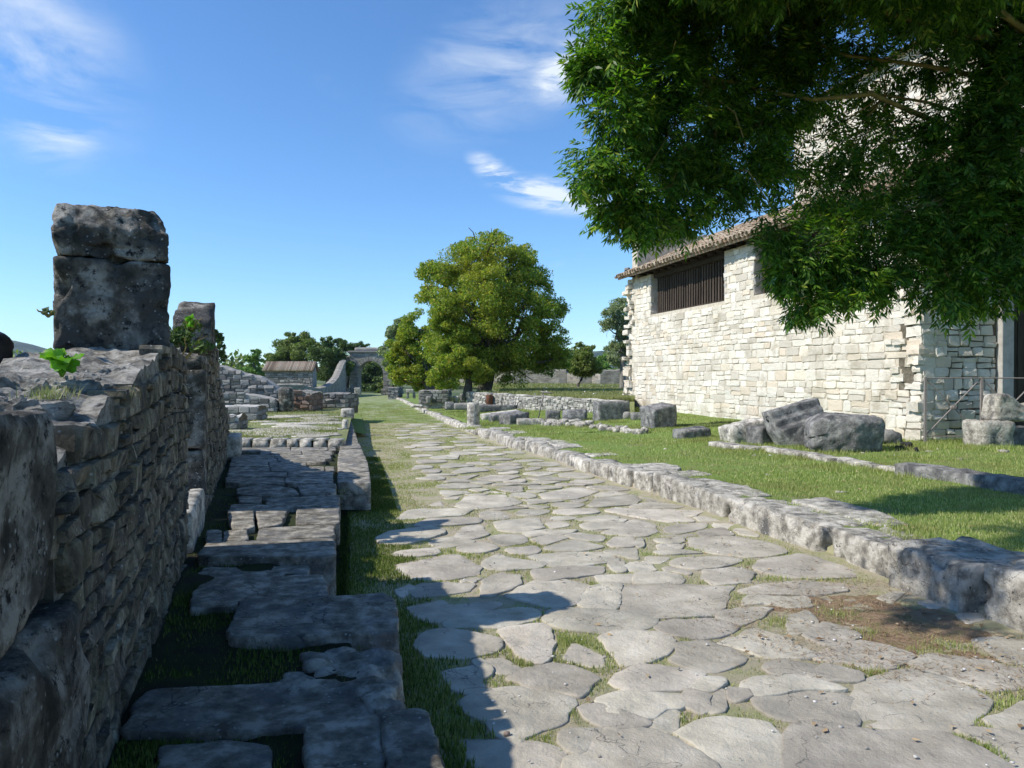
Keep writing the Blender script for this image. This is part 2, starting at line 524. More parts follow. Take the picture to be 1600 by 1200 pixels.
def cube_grid(nx, ny, nz):
    k = (nx, ny, nz)
    if k in _cubes: return _cubes[k]
    idx = {}
    vs = []
    fs = []

    def vid(i, j, l):
        t = (i, j, l)
        if t not in idx:
            idx[t] = len(vs)
            vs.append((i / nx * 2 - 1, j / ny * 2 - 1, l / nz * 2 - 1))
        return idx[t]
    for i in range(nx):
        for j in range(ny):
            fs.append((vid(i, j, 0), vid(i, j + 1, 0), vid(i + 1, j + 1, 0), vid(i + 1, j, 0)))
            fs.append((vid(i, j, nz), vid(i + 1, j, nz), vid(i + 1, j + 1, nz), vid(i, j + 1, nz)))
    for i in range(nx):
        for l in range(nz):
            fs.append((vid(i, 0, l), vid(i + 1, 0, l), vid(i + 1, 0, l + 1), vid(i, 0, l + 1)))
            fs.append((vid(i, ny, l), vid(i, ny, l + 1), vid(i + 1, ny, l + 1), vid(i + 1, ny, l)))
    for j in range(ny):
        for l in range(nz):
            fs.append((vid(0, j, l), vid(0, j, l + 1), vid(0, j + 1, l + 1), vid(0, j + 1, l)))
            fs.append((vid(nx, j, l), vid(nx, j + 1, l), vid(nx, j + 1, l + 1), vid(nx, j, l + 1)))
    _cubes[k] = (np.array(vs), fs)
    return _cubes[k]


def rock(name, c, size, rot=(0, 0, 0), mat='kerb', parent=None, rnd_=.12, amp=.02, seed=0, res=.06, lowf=2.5, maxn=16,
         taper=(1, 1), chip=0.0, smooth=True, deform=None, rough=.5):
    """a worn block: box with rounded arrises and noise relief. c = centre, size = full sizes"""
    n = [max(2, min(maxn, int(s / res))) for s in size]
    V, fs = cube_grid(*n)
    q = V.copy()
    s = np.array(size) / 2
    # rounding measured in metres so every edge gets a similar radius
    r = rnd_ * min(s) * 2
    inner = np.maximum(s - r, 1e-4)
    p = q * s
    cl = np.clip(p, -inner, inner)
    d = p - cl
    L_ = np.linalg.norm(d, axis=1)
    k = np.where(L_ > 1e-9, np.minimum(r / np.maximum(L_, 1e-9), 1), 1)
    p = cl + d * k[:, None]
    nrm = q / np.maximum(np.linalg.norm(q, axis=1), 1e-6)[:, None]
    tz = (q[:, 2] + 1) / 2
    p[:, 0] *= 1 + (taper[0] - 1) * tz
    p[:, 1] *= 1 + (taper[1] - 1) * tz
    off = Vector((seed * 3.17, seed * 1.71, seed * 5.3))
    for i in range(len(p)):
        v = Vector(p[i]) + off
        a = mn.noise(v * lowf) * 1.0 + mn.noise(v * lowf * 3.1) * .5 + mn.noise(v * lowf * 8) * .3
        if rough:
            a += rough * (.4 - 2 * abs(mn.noise(v * lowf * 2.2 + Vector((3, 1, 7)))) - .8 * abs(mn.noise(v * lowf * 5.5)))
        if chip:
            w = mn.noise(v * lowf * 1.6 + Vector((9, 4, 2)))
            corner = np.sort(np.abs(q[i]))[1]
            if w > .05: a -= chip / max(amp, 1e-4) * (w - .05) * corner ** 4 * 3
        p[i] += nrm[i] * a * amp
    if deform is not None:
        p = deform(p)
    m3 = (Matrix.Rotation(rot[2], 3, 'Z') @ Matrix.Rotation(rot[1], 3, 'Y') @ Matrix.Rotation(rot[0], 3, 'X'))
    A = np.array(m3)
    w = p @ A.T + np.array(c)
    return build(name, w, fs, mat, parent, smooth, base=parent is None)


def resample(poly, step):
    out = []
    n = len(poly)
    for i in range(n):
        a, b = Vector(poly[i]), Vector(poly[(i + 1) % n])
        k = max(1, int((b - a).length / step))
        for j in range(k):
            out.append(a.lerp(b, j / k))
    return out


def chaikin(poly, it=1):
    for _ in range(it):
        o = []
        n = len(poly)
        for i in range(n):
            a, b = poly[i], poly[(i + 1) % n]
            o.append(a.lerp(b, .22))
            o.append(a.lerp(b, .78))
        poly = o
    return poly


def slab(name, poly, ztop, thick, mat, parent, step=.09, amp=.008, bevel=.015, seed=0, dome=0.0, jit=.012, tilt=(0, 0), cut=1, edge=None):
    """flat stone from an outline of world xy points; ztop: function(x, y)"""
    p2 = [Vector((p[0], p[1])) for p in poly]
    p2 = resample(p2, step * 1.5)
    p2 = chaikin(p2, cut)
    if cut > 1: p2 = resample(p2, step)
    cx = sum(p.x for p in p2) / len(p2)
    cy = sum(p.y for p in p2) / len(p2)
    c = Vector((cx, cy))
    o3 = Vector((seed * 1.3, seed * 2.1, 0))
    p2 = [p + (p - c).normalized() * jit * (mn.noise(Vector((p.x * 9, p.y * 9, seed))) * 1.3 + mn.noise(Vector((p.x * 25, p.y * 25, seed)))) for p in p2]
    R_ = max((p - c).length for p in p2)
    n = len(p2)
    vs = []
    fs = []
    rings = [(1.0, -thick, 0), (1.0, -thick * .45 if thick > .1 else -bevel * 2.2, .6), (1.0, -bevel, .4), (None, -bevel * .25, .2), (None, 0, 1), (.80, 0, 1), (.58, 0, 1), (.34, 0, 1)]
    for ri, (s, dz, na) in enumerate(rings):
        for p in p2:
            d = p - c
            l = max(d.length, 1e-4)
            if s is None:
                ins = min((bevel * .5, bevel * 1.3)[ri - 3], l * (.06, .15)[ri - 3])
                q = c + d * max(.4, (l - ins) / l)
            else:
                q = c + d * s
            t = (q - c).length / R_
            nn = (mn.noise(Vector((q.x * 4, q.y * 4, seed * 7))) + .5 * mn.noise(Vector((q.x * 13, q.y * 13, seed * 3)))) * amp
            zz = ztop(q.x, q.y) + dz + (nn if na else 0) + dome * (1 - t * t) + tilt[0] * (q.x - c.x) + tilt[1] * (q.y - c.y)
            if 0 < ri < 3 and thick > .1:
                k = mn.noise(Vector((q.x * 6, q.y * 6, dz * 9 + seed))) * amp * 2.2
                q = q + d / l * k
            vs.append((q.x, q.y, zz))
    for ri in range(len(rings) - 1):
        for i in range(n):
            j = (i + 1) % n
            fs.append((ri * n + i, ri * n + j, (ri + 1) * n + j, (ri + 1) * n + i))
    vs.append((cx, cy, ztop(cx, cy) + dome + amp * .5 * mn.noise(Vector((cx, cy, seed)))))
    k = len(vs) - 1
    b = (len(rings) - 1) * n
    area = sum(p2[i].x * p2[(i + 1) % n].y - p2[(i + 1) % n].x * p2[i].y for i in range(n))
    for i in range(n):
        fs.append((b + i, b + (i + 1) % n, k))
    if area < 0:
        fs = [tuple(reversed(f)) for f in fs]
    return build(name, vs, fs, mat, parent, True)


def box(name, c, size, mat, parent=None, rotz=0, bev=0.0):
    bm = bmesh.new()
    bmesh.ops.create_cube(bm, size=1)
    for v in bm.verts:
        v.co = Vector((v.co.x * size[0], v.co.y * size[1], v.co.z * size[2]))
    if bev:
        bmesh.ops.bevel(bm, geom=bm.edges[:], offset=bev, segments=1, affect='EDGES')
    bmesh.ops.rotate(bm, verts=bm.verts, matrix=Matrix.Rotation(rotz, 3, 'Z'))
    me = bpy.data.meshes.new(name)
    bm.to_mesh(me)
    bm.free()
    me.materials.append(MAT[mat])
    return link(name, me, c, parent)


def tube_vf(pts, rads, seg=8):
    vs = []
    fs = []
    pts = [Vector(p) for p in pts]
    for i, p in enumerate(pts):
        d = (pts[min(i + 1, len(pts) - 1)] - pts[max(i - 1, 0)]).normalized()
        up = Vector((0, 0, 1)) if abs(d.z) < .9 else Vector((1, 0, 0))
        a = d.cross(up).normalized()
        b = d.cross(a).normalized()
        for k in range(seg):
            t = 2 * math.pi * k / seg
            vs.append(p + (a * math.cos(t) + b * math.sin(t)) * rads[i])
    for i in range(len(pts) - 1):
        for k in range(seg):
            j = (k + 1) % seg
            fs.append((i * seg + k, i * seg + j, (i + 1) * seg + j, (i + 1) * seg + k))
    fs.append(tuple(range(seg - 1, -1, -1)))
    fs.append(tuple(range((len(pts) - 1) * seg, len(pts) * seg)))
    return vs, fs


def tube(name, pts, rads, mat, parent=None, seg=8, smooth=True):
    vs, fs = tube_vf(pts, rads, seg)
    return build(name, vs, fs, mat, parent, smooth, base=parent is None)


def join_vf(lst):
    V, Fs = [], []
    for vs, fs in lst:
        b = len(V)
        V.extend(vs)
        Fs.extend(tuple(i + b for i in f) for f in fs)
    return V, Fs


# --- coursed rubble on a wall plane -------------------------------------------------
def face_stone(o, e, up, n, w, h, depth, proud, rr):
    """one wall stone, centred at o; e along, up, n outward. 8-gon front, chamfered"""
    hw, hh = w / 2, h / 2
    cx = [min(hw, hh) * rr.uniform(.12, .42) for _ in range(4)]
    j = lambda a: rr.uniform(-a, a)
    jw = min(.02, w * .07)
    pts = [(-hw + cx[0], -hh), (hw - cx[1], -hh), (hw, -hh + cx[1] * .8), (hw, hh - cx[2] * .8), (hw - cx[2], hh), (-hw + cx[3], hh), (-hw, hh - cx[3] * .8), (-hw, -hh + cx[0] * .8)]
    pts = [(x + j(jw), y + j(jw)) for x, y in pts]
    vs = []
    ins = min(w, h) * rr.uniform(.09, .18)
    tx, ty = j(proud * .5), j(proud * .5)
    for (s, dd) in ((0, -depth), (0, 0), (1, proud)):
        for x, y in pts:
            k = 1 - (ins / max(math.hypot(x, y), .01) if s else 0)
            z = dd + (tx * x / hw + ty * y / hh + j(proud * .25) if s else 0)
            vs.append(o + e * (x * k) + up * (y * k) + n * z)
    fs = []
    for r_ in range(2):
        for i in range(8):
            q = (i + 1) % 8
            fs.append((r_ * 8 + i, r_ * 8 + q, (r_ + 1) * 8 + q, (r_ + 1) * 8 + i))
    vs.append(o + n * (proud * rr.uniform(.9, 1.4)))
    for i in range(8):
        fs.append((16 + i, 16 + (i + 1) % 8, 24))
    if e.cross(up).dot(n) < 0:
        fs = [tuple(reversed(f)) for f in fs]
    return vs, fs


def rubble(parent, p0, p1, n, zb, zt, ch, sw, proud, mat, indiv, seed, skip=None, depth=.12, gap=.012, name='stone', big=None, irregular=0.0):
    """courses of stones between p0 and p1 (xy) on the face with outward normal n; zb, zt functions of s (m along)"""
    rr = random.Random(seed)
    p0 = Vector((p0[0], p0[1], 0)); p1 = Vector((p1[0], p1[1], 0))
    L_ = (p1 - p0).length
    e = (p1 - p0) / L_
    n = Vector((n[0], n[1], 0)).normalized()
    up = Vector((0, 0, 1))
    stones = []
    zmin = min(zb(0), zb(L_)); zmax = max(zt(L_ * k / 30) for k in range(31))
    z = zmin
    while z < zmax - .02:
        h = rr.uniform(*ch)
        s = rr.uniform(-.3, 0) * sw[0]
        while s < L_:
            w = rr.uniform(*sw)
            a, b = max(s, 0), min(s + w, L_)
            s += w
            if b - a < sw[0] * .35: continue
            m = (a + b) / 2
            hh = h
            zz = z
            if irregular:
                zz += irregular * math.sin(m * 1.7 + seed) * h * 1.3
            if zz + h * .5 > zt(m) or zz + h * .5 < zb(m): continue
            if skip and skip(a, b, zz, zz + h): continue
            zz += rr.uniform(-.02, .02) * h
            wv = b - a
            parts = [(m, zz + hh / 2, wv, hh)]
            if hh > ch[1] * .78 and rr.random() < .5:
                k = rr.uniform(.4, .6)
                parts = [(m, zz + hh * k / 2, wv, hh * k), (m, zz + hh * k + hh * (1 - k) / 2, wv, hh * (1 - k))]
            for (mm, zc, ww, h2) in parts:
                o = p0 + e * mm + up * zc + n * rr.uniform(-.3, .3) * proud
                stones.append((o.length, *face_stone(o, e, up, n, ww - gap * rr.uniform(.7, 1.8), h2 - gap * rr.uniform(.7, 1.8), depth, proud * rr.uniform(.4, 1.5), rr)))
        z += h
    stones.sort(key=lambda t: t[0])
    for d, vs, fs in stones[:indiv]:
        build(name, vs, fs, mat, parent)
    rest = stones[indiv:]
    if rest:
        V, Fs = join_vf([(a, b) for _, a, b in rest])
        o = build('stonework', V, Fs, mat, parent)
        o['kind'] = 'stuff'
    return len(stones)


def wall_box(name, p0, p1, n, thick, z0, z1, mat, parent, inset=.03):
    """solid core behind a stone face"""
    p0 = Vector((p0[0], p0[1], 0)); p1 = Vector((p1[0], p1[1], 0)); n = Vector((n[0], n[1], 0)).normalized()
    vs = []
    for z in (z0, z1):
        zz = z if isinstance(z, tuple) else (z, z)
        for p, q in ((p0, zz[0]), (p1, zz[1])):
            vs.append(p - n * inset + Vector((0, 0, q)))
        for p, q in ((p1, zz[1]), (p0, zz[0])):
            vs.append(p - n * (thick) + Vector((0, 0, q)))
    fs = [(0, 1, 2, 3), (4, 7, 6, 5), (0, 4, 5, 1), (1, 5, 6, 2), (2, 6, 7, 3), (3, 7, 4, 0)]
    e = p1 - p0
    if e.cross(Vector((0, 0, 1))).dot(n) > 0:
        fs = [tuple(reversed(f)) for f in fs]
    return build(name, vs, fs, mat, parent)

# ================================================================== THE SETTING
# ---- street edges (world xy polylines)
KERB_PX = [(1640, 1016), (1500, 958), (1395, 915), (1270, 862), (1100, 800), (980, 762), (860, 718), (780, 694), (740, 680), (700, 662),
           (660, 645), (635, 631), (617, 622.5), (608, 618)]
LEFT_PX = [(780, 1420), (712, 1200), (650, 1040), (615, 920), (598, 830), (588, 790), (580, 740), (572, 700), (566, 665), (562, 645), (560, 632), (562, 624), (566, 618)]
KB = [on(x, y, STREET) for x, y in KERB_PX]
KB = [KB[0] + (KB[0] - KB[1]) * 3] + KB
LB = [on(x, y, STREET) for x, y in LEFT_PX]
LB = [LB[0] + (LB[0] - LB[1]) * 1.0] + LB


def along(poly, y):
    """x of the polyline at depth y"""
    for i in range(len(poly) - 1):
        a, b = poly[i], poly[i + 1]
        if a.y <= y <= b.y or (i == 0 and y < a.y) or (i == len(poly) - 2 and y > b.y):
            t = (y - a.y) / (b.y - a.y)
            return a.x + (b.x - a.x) * t
    return poly[-1].x


def kx(y): return along(KB, y)
def lx(y): return along(LB, y)


def street_z(x, y): return -0.008 * y
def walk_z(x, y): return 0.30


ys = [-1.0 + i * .12 for i in range(150)] + [17 + i * .5 for i in range(40)] + [37 + i * 4 for i in range(30)]
P = []
for y in ys:
    a, b = lx(y) - .35, kx(y) + .3
    row = []
    for j in range(34):
        x = a + (b - a) * j / 33
        z = street_z(x, y) - .006 + .012 * mn.noise(Vector((x * 1.5, y * 1.5, 0))) + .008 * mn.noise(Vector((x * 5, y * 5, 3)))
        ed = min(j, 33 - j) / 33
        z += .03 * max(0, .12 - ed) / .12 if j > 16 else 0
        row.append(Vector((x, y, z)))
    P.append(row)
street = sheet('street', P, 'soil')
street.data.materials.append(MAT['farstreet'])
for p_ in street.data.polygons:
    if p_.center.y + WL[street].y > 30: p_.material_index = 1

# dry dirt patch by the near kerb and mossy ground darkened for shade on the left are sheets of their own
P = []
for i in range(81):
    row = []
    for j in range(41):
        a = i / 80 * 2 * math.pi
        r = j / 40
        c = on(1420, 975, STREET)
        rx, ry = 1.15, 1.0
        rr_ = r * (1 + .2 * math.sin(a * 3 + 1) + .12 * math.sin(a * 5))
        x = c.x + rx * rr_ * math.cos(a); y = c.y + ry * rr_ * math.sin(a)
        z = street_z(x, y) + .004 + .012 * mn.noise(Vector((x * 1.5, y * 1.5, 0))) + .014 * mn.noise(Vector((x * 5, y * 5, 1))) + .008 * mn.noise(Vector((x * 13, y * 13, 1))) - .030 * r ** 2
        row.append(Vector((x, y, z)))
    P.append(row)
sheet('dirt_ground', P, 'dirt')

# ---- lawn on the right
P = []
for v in [-4 + i * .35 for i in range(72)] + [21.5 + i * 1.0 for i in range(16)] + [39, 45, 55, 70, 90, 106]:
    row = []
    x0, y0 = uv2xy(4.4, v)
    for j in range(40):
        if v < 19:
            u = 4.55 + j * (14.5 if v < 12.6 else 7.6) / 39
            x, y = uv2xy(u, v)
            xs = kx(y) + .24
            if j == 0 or x < xs: x = max(x, xs)
        else:
            x_, y_ = uv2xy(4.5, v)
            x = kx(y_) + .24 + (j / 39) * (5.5 if v > 30 else 7.6)
            y = y_
        z = lawn_z(x, y) if y < 30 else min(lawn_z(x, 30) - .008 * (y - 30), .5)
        row.append(Vector((x, y, z + .018 * mn.noise(Vector((x * 2, y * 2, 5))))))
    P.append(row)
sheet('lawn', P, 'lawn')


# ---- meadow behind the retaining wall
def field_z(x, y): return .74 + .009 * (y - 26)
WA = on(729, 634, .22); WB = on(962, 652, .22)
P = []
for i in range(60):
    t = i / 59
    y = WB.y + .25 + (92 - WB.y) * t ** 1.8 if i else WB.y - .9
    row = []
    if y < WA.y + 1:
        tt = (y - WB.y) / (WA.y - WB.y)
        xl = WB.x + (WA.x - WB.x) * tt + .12
    else:
        xl = kx(y) + 4.0 + (WA.x + .1 - kx(WA.y) - 4.0) * max(0, 1 - (y - WA.y - 1) / 6)
    xr = y * .1655 if y < 29.0 else min(.1655 * 29 + (y - 29) * 6, 75)
    xl = min(xl, xr - .02)
    for j in range(50):
        s = (j / 49) ** 1.5
        x = xl + (xr - xl) * s
        row.append(Vector((x, y, (field_z(x, y) if i > 0 else .18) + .05 * mn.noise(Vector((x * .8, y * .8, 2))) + .02 * mn.noise(Vector((x * 4, y * 4, 2))))))
    P.append(row)
sheet('meadow', P, 'field')

def walk_edge(y):
    return float(np.interp(y, [2.0, 2.4, 3.3, 3.8, 4.5, 4.62, 5.4, 6.0, 7.2, 8.9, 9.3], [-.15, -.25, -.45, -.60, -.72, -1.12, -1.32, -1.45, -1.68, -2.05, -2.1]))


# ---- ground under the paved walk on the left, and the raised forecourt beyond
WX = lambda d: -0.562 - 0.34 * d      # face of the ruined wall at depth d
P = []
for i in range(110):
    y = .4 + i * .125
    row = []
    a, b = WX(y) - .25, lx(y) - .2
    for j in range(30):
        s = j / 29
        x = a + (b - a) * s
        z = .235 + .03 * mn.noise(Vector((x * 3, y * 3, 8))) + .015 * mn.noise(Vector((x * 9, y * 9, 8)))
        if y < 9.2:
            k = min(1, max(0, (x - walk_edge(y) + .22) / .12))
            z = z * (1 - k) + (-.05 + .3 * (z - .235) + street_z(x, y)) * k
        row.append(Vector((x, y, z)))
    P.append(row)
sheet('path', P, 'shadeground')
P = []
for i in range(40):
    y = 14.05 + i * .42
    row = []
    for j in range(26):
        x = (WX(min(y, 16)) - .6 - max(0, y - 16) * .42) * (1 - j / 25) + (on(534, 700, .3).x - (y - 14) * .205) * (j / 25)
        row.append(Vector((x, y, .405 + .015 * mn.noise(Vector((x * 2, y * 2, 4))) - .003 * (y - 14))))
    P.append(row)
sheet('forecourt', P, 'field')
# ground left of the ruined wall
P = []
for i in range(50):
    y = -6 + 100 * (i / 49) ** 1.7
    row = []
    for j in range(30):
        b = WX(max(y, 0)) - .45 if y < 16 else (-6.6 - (y - 16) * .6 if y < 30 else -15.0 - (y - 30) * .12)
        x = b - (60) * (j / 29) ** 1.6
        row.append(Vector((x, y, .15 + .08 * mn.noise(Vector((x * .5, y * .5, 6))) + .006 * max(y, 0))))
    P.append(row)
sheet('grass_ground', P, 'field')
# verge between forecourt and arch
P = []
for i in range(30):
    y = 22 + i * 2.9
    row = []
    for j in range(10):
        b = lx(y) + .05
        x = b - (3.0 + .20 * (y - 22)) * j / 9
        row.append(Vector((x, y, ((.42 if y > 30.5 else .30) if j > 2 else -.008 * y + .1 + .2 * j / 3) - .010 * max(0, y - 26) + .03 * mn.noise(Vector((x, y, 1))))))
    P.append(row)
sheet('verge', P, 'lawn')

# ---- far land and hills
P = []
for k in range(40):
    r = 0.5 + 3000 * (k / 39) ** 3.2
    row = []
    for j in range(121):
        a = 2 * math.pi * j / 120
        x, y = r * math.sin(a), r * math.cos(a)
        z = -.95 if r < 150 else -.95 - .0 * (r - 150)
        z += (1.2 * mn.noise(Vector((x * .004, y * .004, 0)))) * min(1, max(0, (r - 200) / 400))
        row.append(Vector((x, y, z)))
    P.append(row)
sheet('terrain', P, 'terrain')
PROF = [(-1100, 540), (-600, 532), (-200, 520), (0, 527), (40, 536), (80, 546), (150, 556), (240, 566), (330, 574), (420, 580), (600, 582),
        (760, 575), (860, 560), (900, 549), (935, 547), (980, 552), (1100, 556), (1500, 560), (2200, 556), (2700, 560)]


def hill(name, D, prof, drop, seed, rough_):
    P = []
    xs = np.linspace(prof[0][0], prof[-1][0], 420)
    py = np.interp(xs, [p[0] for p in prof], [p[1] for p in prof])
    for k in range(12):
        t = k / 11
        row = []
        for x, y in zip(xs, py):
            d = D * (1 - .22 * (1 - t))
            X = (x - 800) / F * D
            H = max(1, (HOR - y + 1) / F * D)
            z = -1 + H * (t ** .8) + (mn.noise(Vector((x * .02, t * 5, seed))) * .35 + mn.noise(Vector((x * .09, t * 11, seed))) * .3 + mn.noise(Vector((x * .31, t * 23, seed))) * .2) * rough_ * t
            row.append(Vector((X, d, z)))
        P.append(row)
    P.append([Vector((p.x, p.y + D * .3, -2)) for p in P[-1]])
    return sheet(name, P, 'hill')


hill('hills', 2600, PROF, 0, 3, 14)

# ---- haze
HAZE = 0.9e-4
if HAZE:
    hb = box('haze', (0, 900, 95), (9400, 4600, 196), 'hill')
    hb['kind'] = 'stuff'
    hm = bpy.data.materials.new('haze air')
    hm.use_nodes = True
    hn = hm.node_tree.nodes
    hn.remove(hn['Principled BSDF'])
    pv_ = hn.new('ShaderNodeVolumePrincipled')
    pv_.inputs['Color'].default_value = (.72, .84, 1.0, 1)
    pv_.inputs['Density'].default_value = HAZE
    pv_.inputs['Anisotropy'].default_value = .2
    hm.node_tree.links.new(pv_.outputs[0], hn['Material Output'].inputs['Volume'])
    hb.data.materials.clear()
    hb.data.materials.append(hm)
    SC.cycles.volume_bounces = 0

# ================================================================== PAVING STONES OF THE STREET
STONES = """724,1101 750,1086 797,1078 834,1081 862,1082 896,1102 881,1116 877,1133 821,1148 816,1159 778,1150 765,1131 742,1122
729,1160 765,1158 844,1169 876,1180 884,1200 885,1225 790,1235 750,1200
694,1054 742,1043 750,1066 754,1079 731,1086 712,1079
739,1036 754,1034 769,1049 763,1058 748,1062 744,1047
759,1034 784,1028 808,1045 802,1051 775,1054 770,1047
799,1064 810,1052 853,1040 868,1037 900,1045 934,1060 912,1078 900,1092 888,1087 862,1078 835,1078 820,1070
664,990 694,984 731,990 776,1001 780,1014 731,1029 682,1028 666,1026 652,1009
778,988 797,982 844,979 857,986 863,1012 857,1030 840,1035 808,1024 801,1005
696,969 716,964 802,951 832,951 842,962 832,971 774,982 735,980 699,982
639,951 694,939 705,949 774,941 780,947 750,960 701,967 684,975 660,969
756,909 780,898 812,902 806,915 763,934 752,934
791,932 836,909 872,905 905,912 918,918 900,945 870,950 845,945
921,921 945,913 971,913 966,945 956,956 921,954 904,941
982,913 1069,915 1144,919 1136,930 1127,951 1116,962 1031,966 979,956 973,945 978,921
851,970 868,955 900,955 956,957 1021,967 1023,975 995,988 938,990 900,987 870,982
1024,979 1054,971 1116,969 1152,982 1125,994 1097,999 1060,994 1042,990
939,999 960,990 1039,990 1054,1000 1039,1020 1000,1038 975,1039 965,1023
1059,1007 1112,1005 1140,1014 1162,1027 1155,1036 1125,1050 1100,1049 1052,1034 1062,1020
999,1040 1050,1043 1102,1056 1088,1067 1069,1080 994,1082 956,1071 971,1058
938,1097 967,1088 1065,1088 1067,1097 1061,1110 1031,1112 1016,1124 962,1120 947,1105
909,1110 947,1109 1010,1129 1012,1139 956,1140 922,1131
1031,1120 1059,1114 1059,1135 1052,1146 1031,1142 1016,1139
1071,1088 1080,1083 1108,1090 1104,1111 1088,1114 1071,1103
1078,1079 1102,1064 1129,1064 1132,1073 1116,1082
1114,1092 1132,1080 1138,1112 1107,1112
1137,1081 1166,1081 1170,1094 1143,1099
1160,1072 1195,1061 1255,1060 1305,1078 1320,1085 1250,1080 1215,1090 1175,1089
1181,1093 1215,1094 1250,1085 1305,1088 1331,1096 1336,1135 1300,1133 1215,1123 1195,1112
1345,1072 1390,1055 1425,1049 1470,1058 1545,1095 1530,1112 1500,1140 1450,1147 1395,1140 1341,1132 1338,1095
1201,1042 1225,1035 1280,1045 1260,1059 1208,1056
1272,1058 1292,1045 1347,1055 1342,1068 1288,1068
1290,1018 1312,1010 1350,1005 1390,1012 1430,1025 1392,1045 1355,1044 1330,1035 1265,1028
1427,1039 1462,1025 1550,1035 1572,1045 1620,1045 1625,1072 1545,1078 1510,1065 1470,1054
1527,1005 1562,1000 1620,1008 1620,1038 1570,1032
1546,1130 1600,1102 1640,1100 1640,1150 1600,1148 1570,1140
1502,1147 1512,1142 1575,1148 1640,1165 1640,1215 1590,1198 1550,1165
1230,1160 1250,1135 1300,1137 1387,1148 1462,1148 1520,1168 1590,1205 1600,1240 1240,1240
1061,1148 1102,1131 1144,1129 1180,1131 1205,1140 1222,1160 1222,1195 1225,1240 1130,1230 1120,1180 1080,1160
915,1178 958,1142 998,1142 1031,1152 1061,1165 1088,1182 1119,1200 1125,1235 1000,1225 920,1195
880,1150 900,1146 945,1142 948,1150 911,1176 895,1176 882,1165
890,1188 930,1193 1000,1208 1040,1245 890,1245
934,900 990,898 990,911 938,911
994,898 1043,896 1065,905 1063,913 994,913
1103,893 1153,889 1178,896 1168,911 1116,915 1100,903
1050,881 1063,873 1134,870 1162,877 1134,885 1087,891 1054,885
1077,842 1135,840 1160,842 1210,852 1230,865 1172,872 1110,863 1085,855
1090,832 1130,826 1148,837 1098,840
1190,878 1247,869 1271,872 1294,879 1339,894 1331,902 1282,904 1240,902 1200,896 1180,888
1157,925 1200,914 1256,909 1316,913 1320,924 1275,930 1200,930 1170,930
1170,935 1260,934 1264,948 1234,951 1200,944 1165,948
1125,962 1142,956 1181,951 1205,953 1179,968 1153,979 1131,971
1236,967 1262,956 1279,975 1264,990 1234,990
1260,996 1290,975 1316,982 1344,997 1320,1005 1294,1009
1127,1007 1181,984 1200,990 1220,996 1271,1022 1252,1028 1195,1024 1150,1012
1374,936 1395,927 1416,928 1395,943
825,870 845,866 900,864 945,864 969,876 950,880 900,886 862,886 850,878
758,878 780,866 793,874 853,880 840,888 784,892 759,887
620,885 694,868 716,867 722,874 750,887 745,897 700,905 650,905 634,897
836,893 900,885 938,887 939,896 900,902 850,908 838,903
949,883 975,879 979,894 962,894
982,885 988,879 1016,881 1022,891 1005,894 984,892
943,861 994,857 997,874 982,871 956,866
1024,862 1035,868 1099,864 1069,860
1029,851 1069,851 1061,859 1031,860
851,857 900,845 945,855 912,861 870,862
831,844 862,836 896,839 851,852
788,859 834,854 846,861 834,866 802,866
720,855 741,850 769,851 778,859 750,865 716,862
671,849 684,844 712,839 742,847 716,853 688,856
611,868 628,861 681,857 684,866 647,870
590,841 612,831 672,824 691,828 691,835 663,844 635,852 594,850
646,822 672,812 719,810 751,811 749,817 719,820 665,824
620,811 635,799 654,796 740,796 719,806 672,809 626,812
710,839 725,824 751,820 762,835 744,842 716,841
751,803 759,799 781,800 794,807 789,812 753,811
772,816 822,811 841,811 849,826 813,833 781,829
712,792 729,777 789,775 800,790 747,795
766,839 785,836 822,839 821,848 785,854 770,846
817,834 860,828 875,835 830,840
808,805 813,797 858,797 855,802 835,807
809,789 860,792 840,795
671,790 688,784 692,791
744,749 770,743 815,744 785,753
706,738 729,731 753,731 764,736 716,741
719,746 750,742 729,750
646,749 672,745 695,746 691,751
658,739 665,734 689,735 684,740
644,734 650,728 676,728 672,732
772,740 809,737 807,741
787,754 796,752 822,750 819,756
776,764 815,760 817,769 792,769
732,765 768,765 747,770
725,773 766,771 750,775
671,715 717,711 714,718 682,718
905,820 940,812 980,812 960,824 918,828
965,824 985,813 1005,813 1022,820 1025,832 1005,839 940,834
898,811 948,806 970,810 920,815
1040,825 1055,819 1105,817 1098,826 1060,835 1042,832
950,850 960,840 990,840 992,855 960,855
994,845 1005,842 1007,856 995,856
1022,843 1068,840 1068,848 1035,849
920,792 932,780 990,773 1000,782 990,788 935,794
945,800 960,795 1050,797 1085,815 1035,815 985,806
870,797 930,796 935,803 890,805 864,803
862,808 900,807 895,812 863,814
856,818 880,815 890,821 862,827
858,832 902,829 888,835 862,839
884,838 905,834 945,840 935,847 900,843
640,925 660,914 700,912 738,914 725,925 690,930 655,935
1052,797 1100,800 1085,808 1062,803
1182,1072 1186,1066 1199,1070 1194,1076
845,772 900,762 935,768 900,780 850,780
760,781 800,778 815,785 805,789
1440,945 1470,940 1490,948 1462,955
1500,965 1530,962 1540,972 1515,978
620,925 640,915 652,922 628,934"""
GX0, GX1, GY0, GY1, GC = -9.0, 7.0, 2.0, 34.0, .04
mask = np.zeros((int((GX1 - GX0) / GC), int((GY1 - GY0) / GC)), dtype=bool)


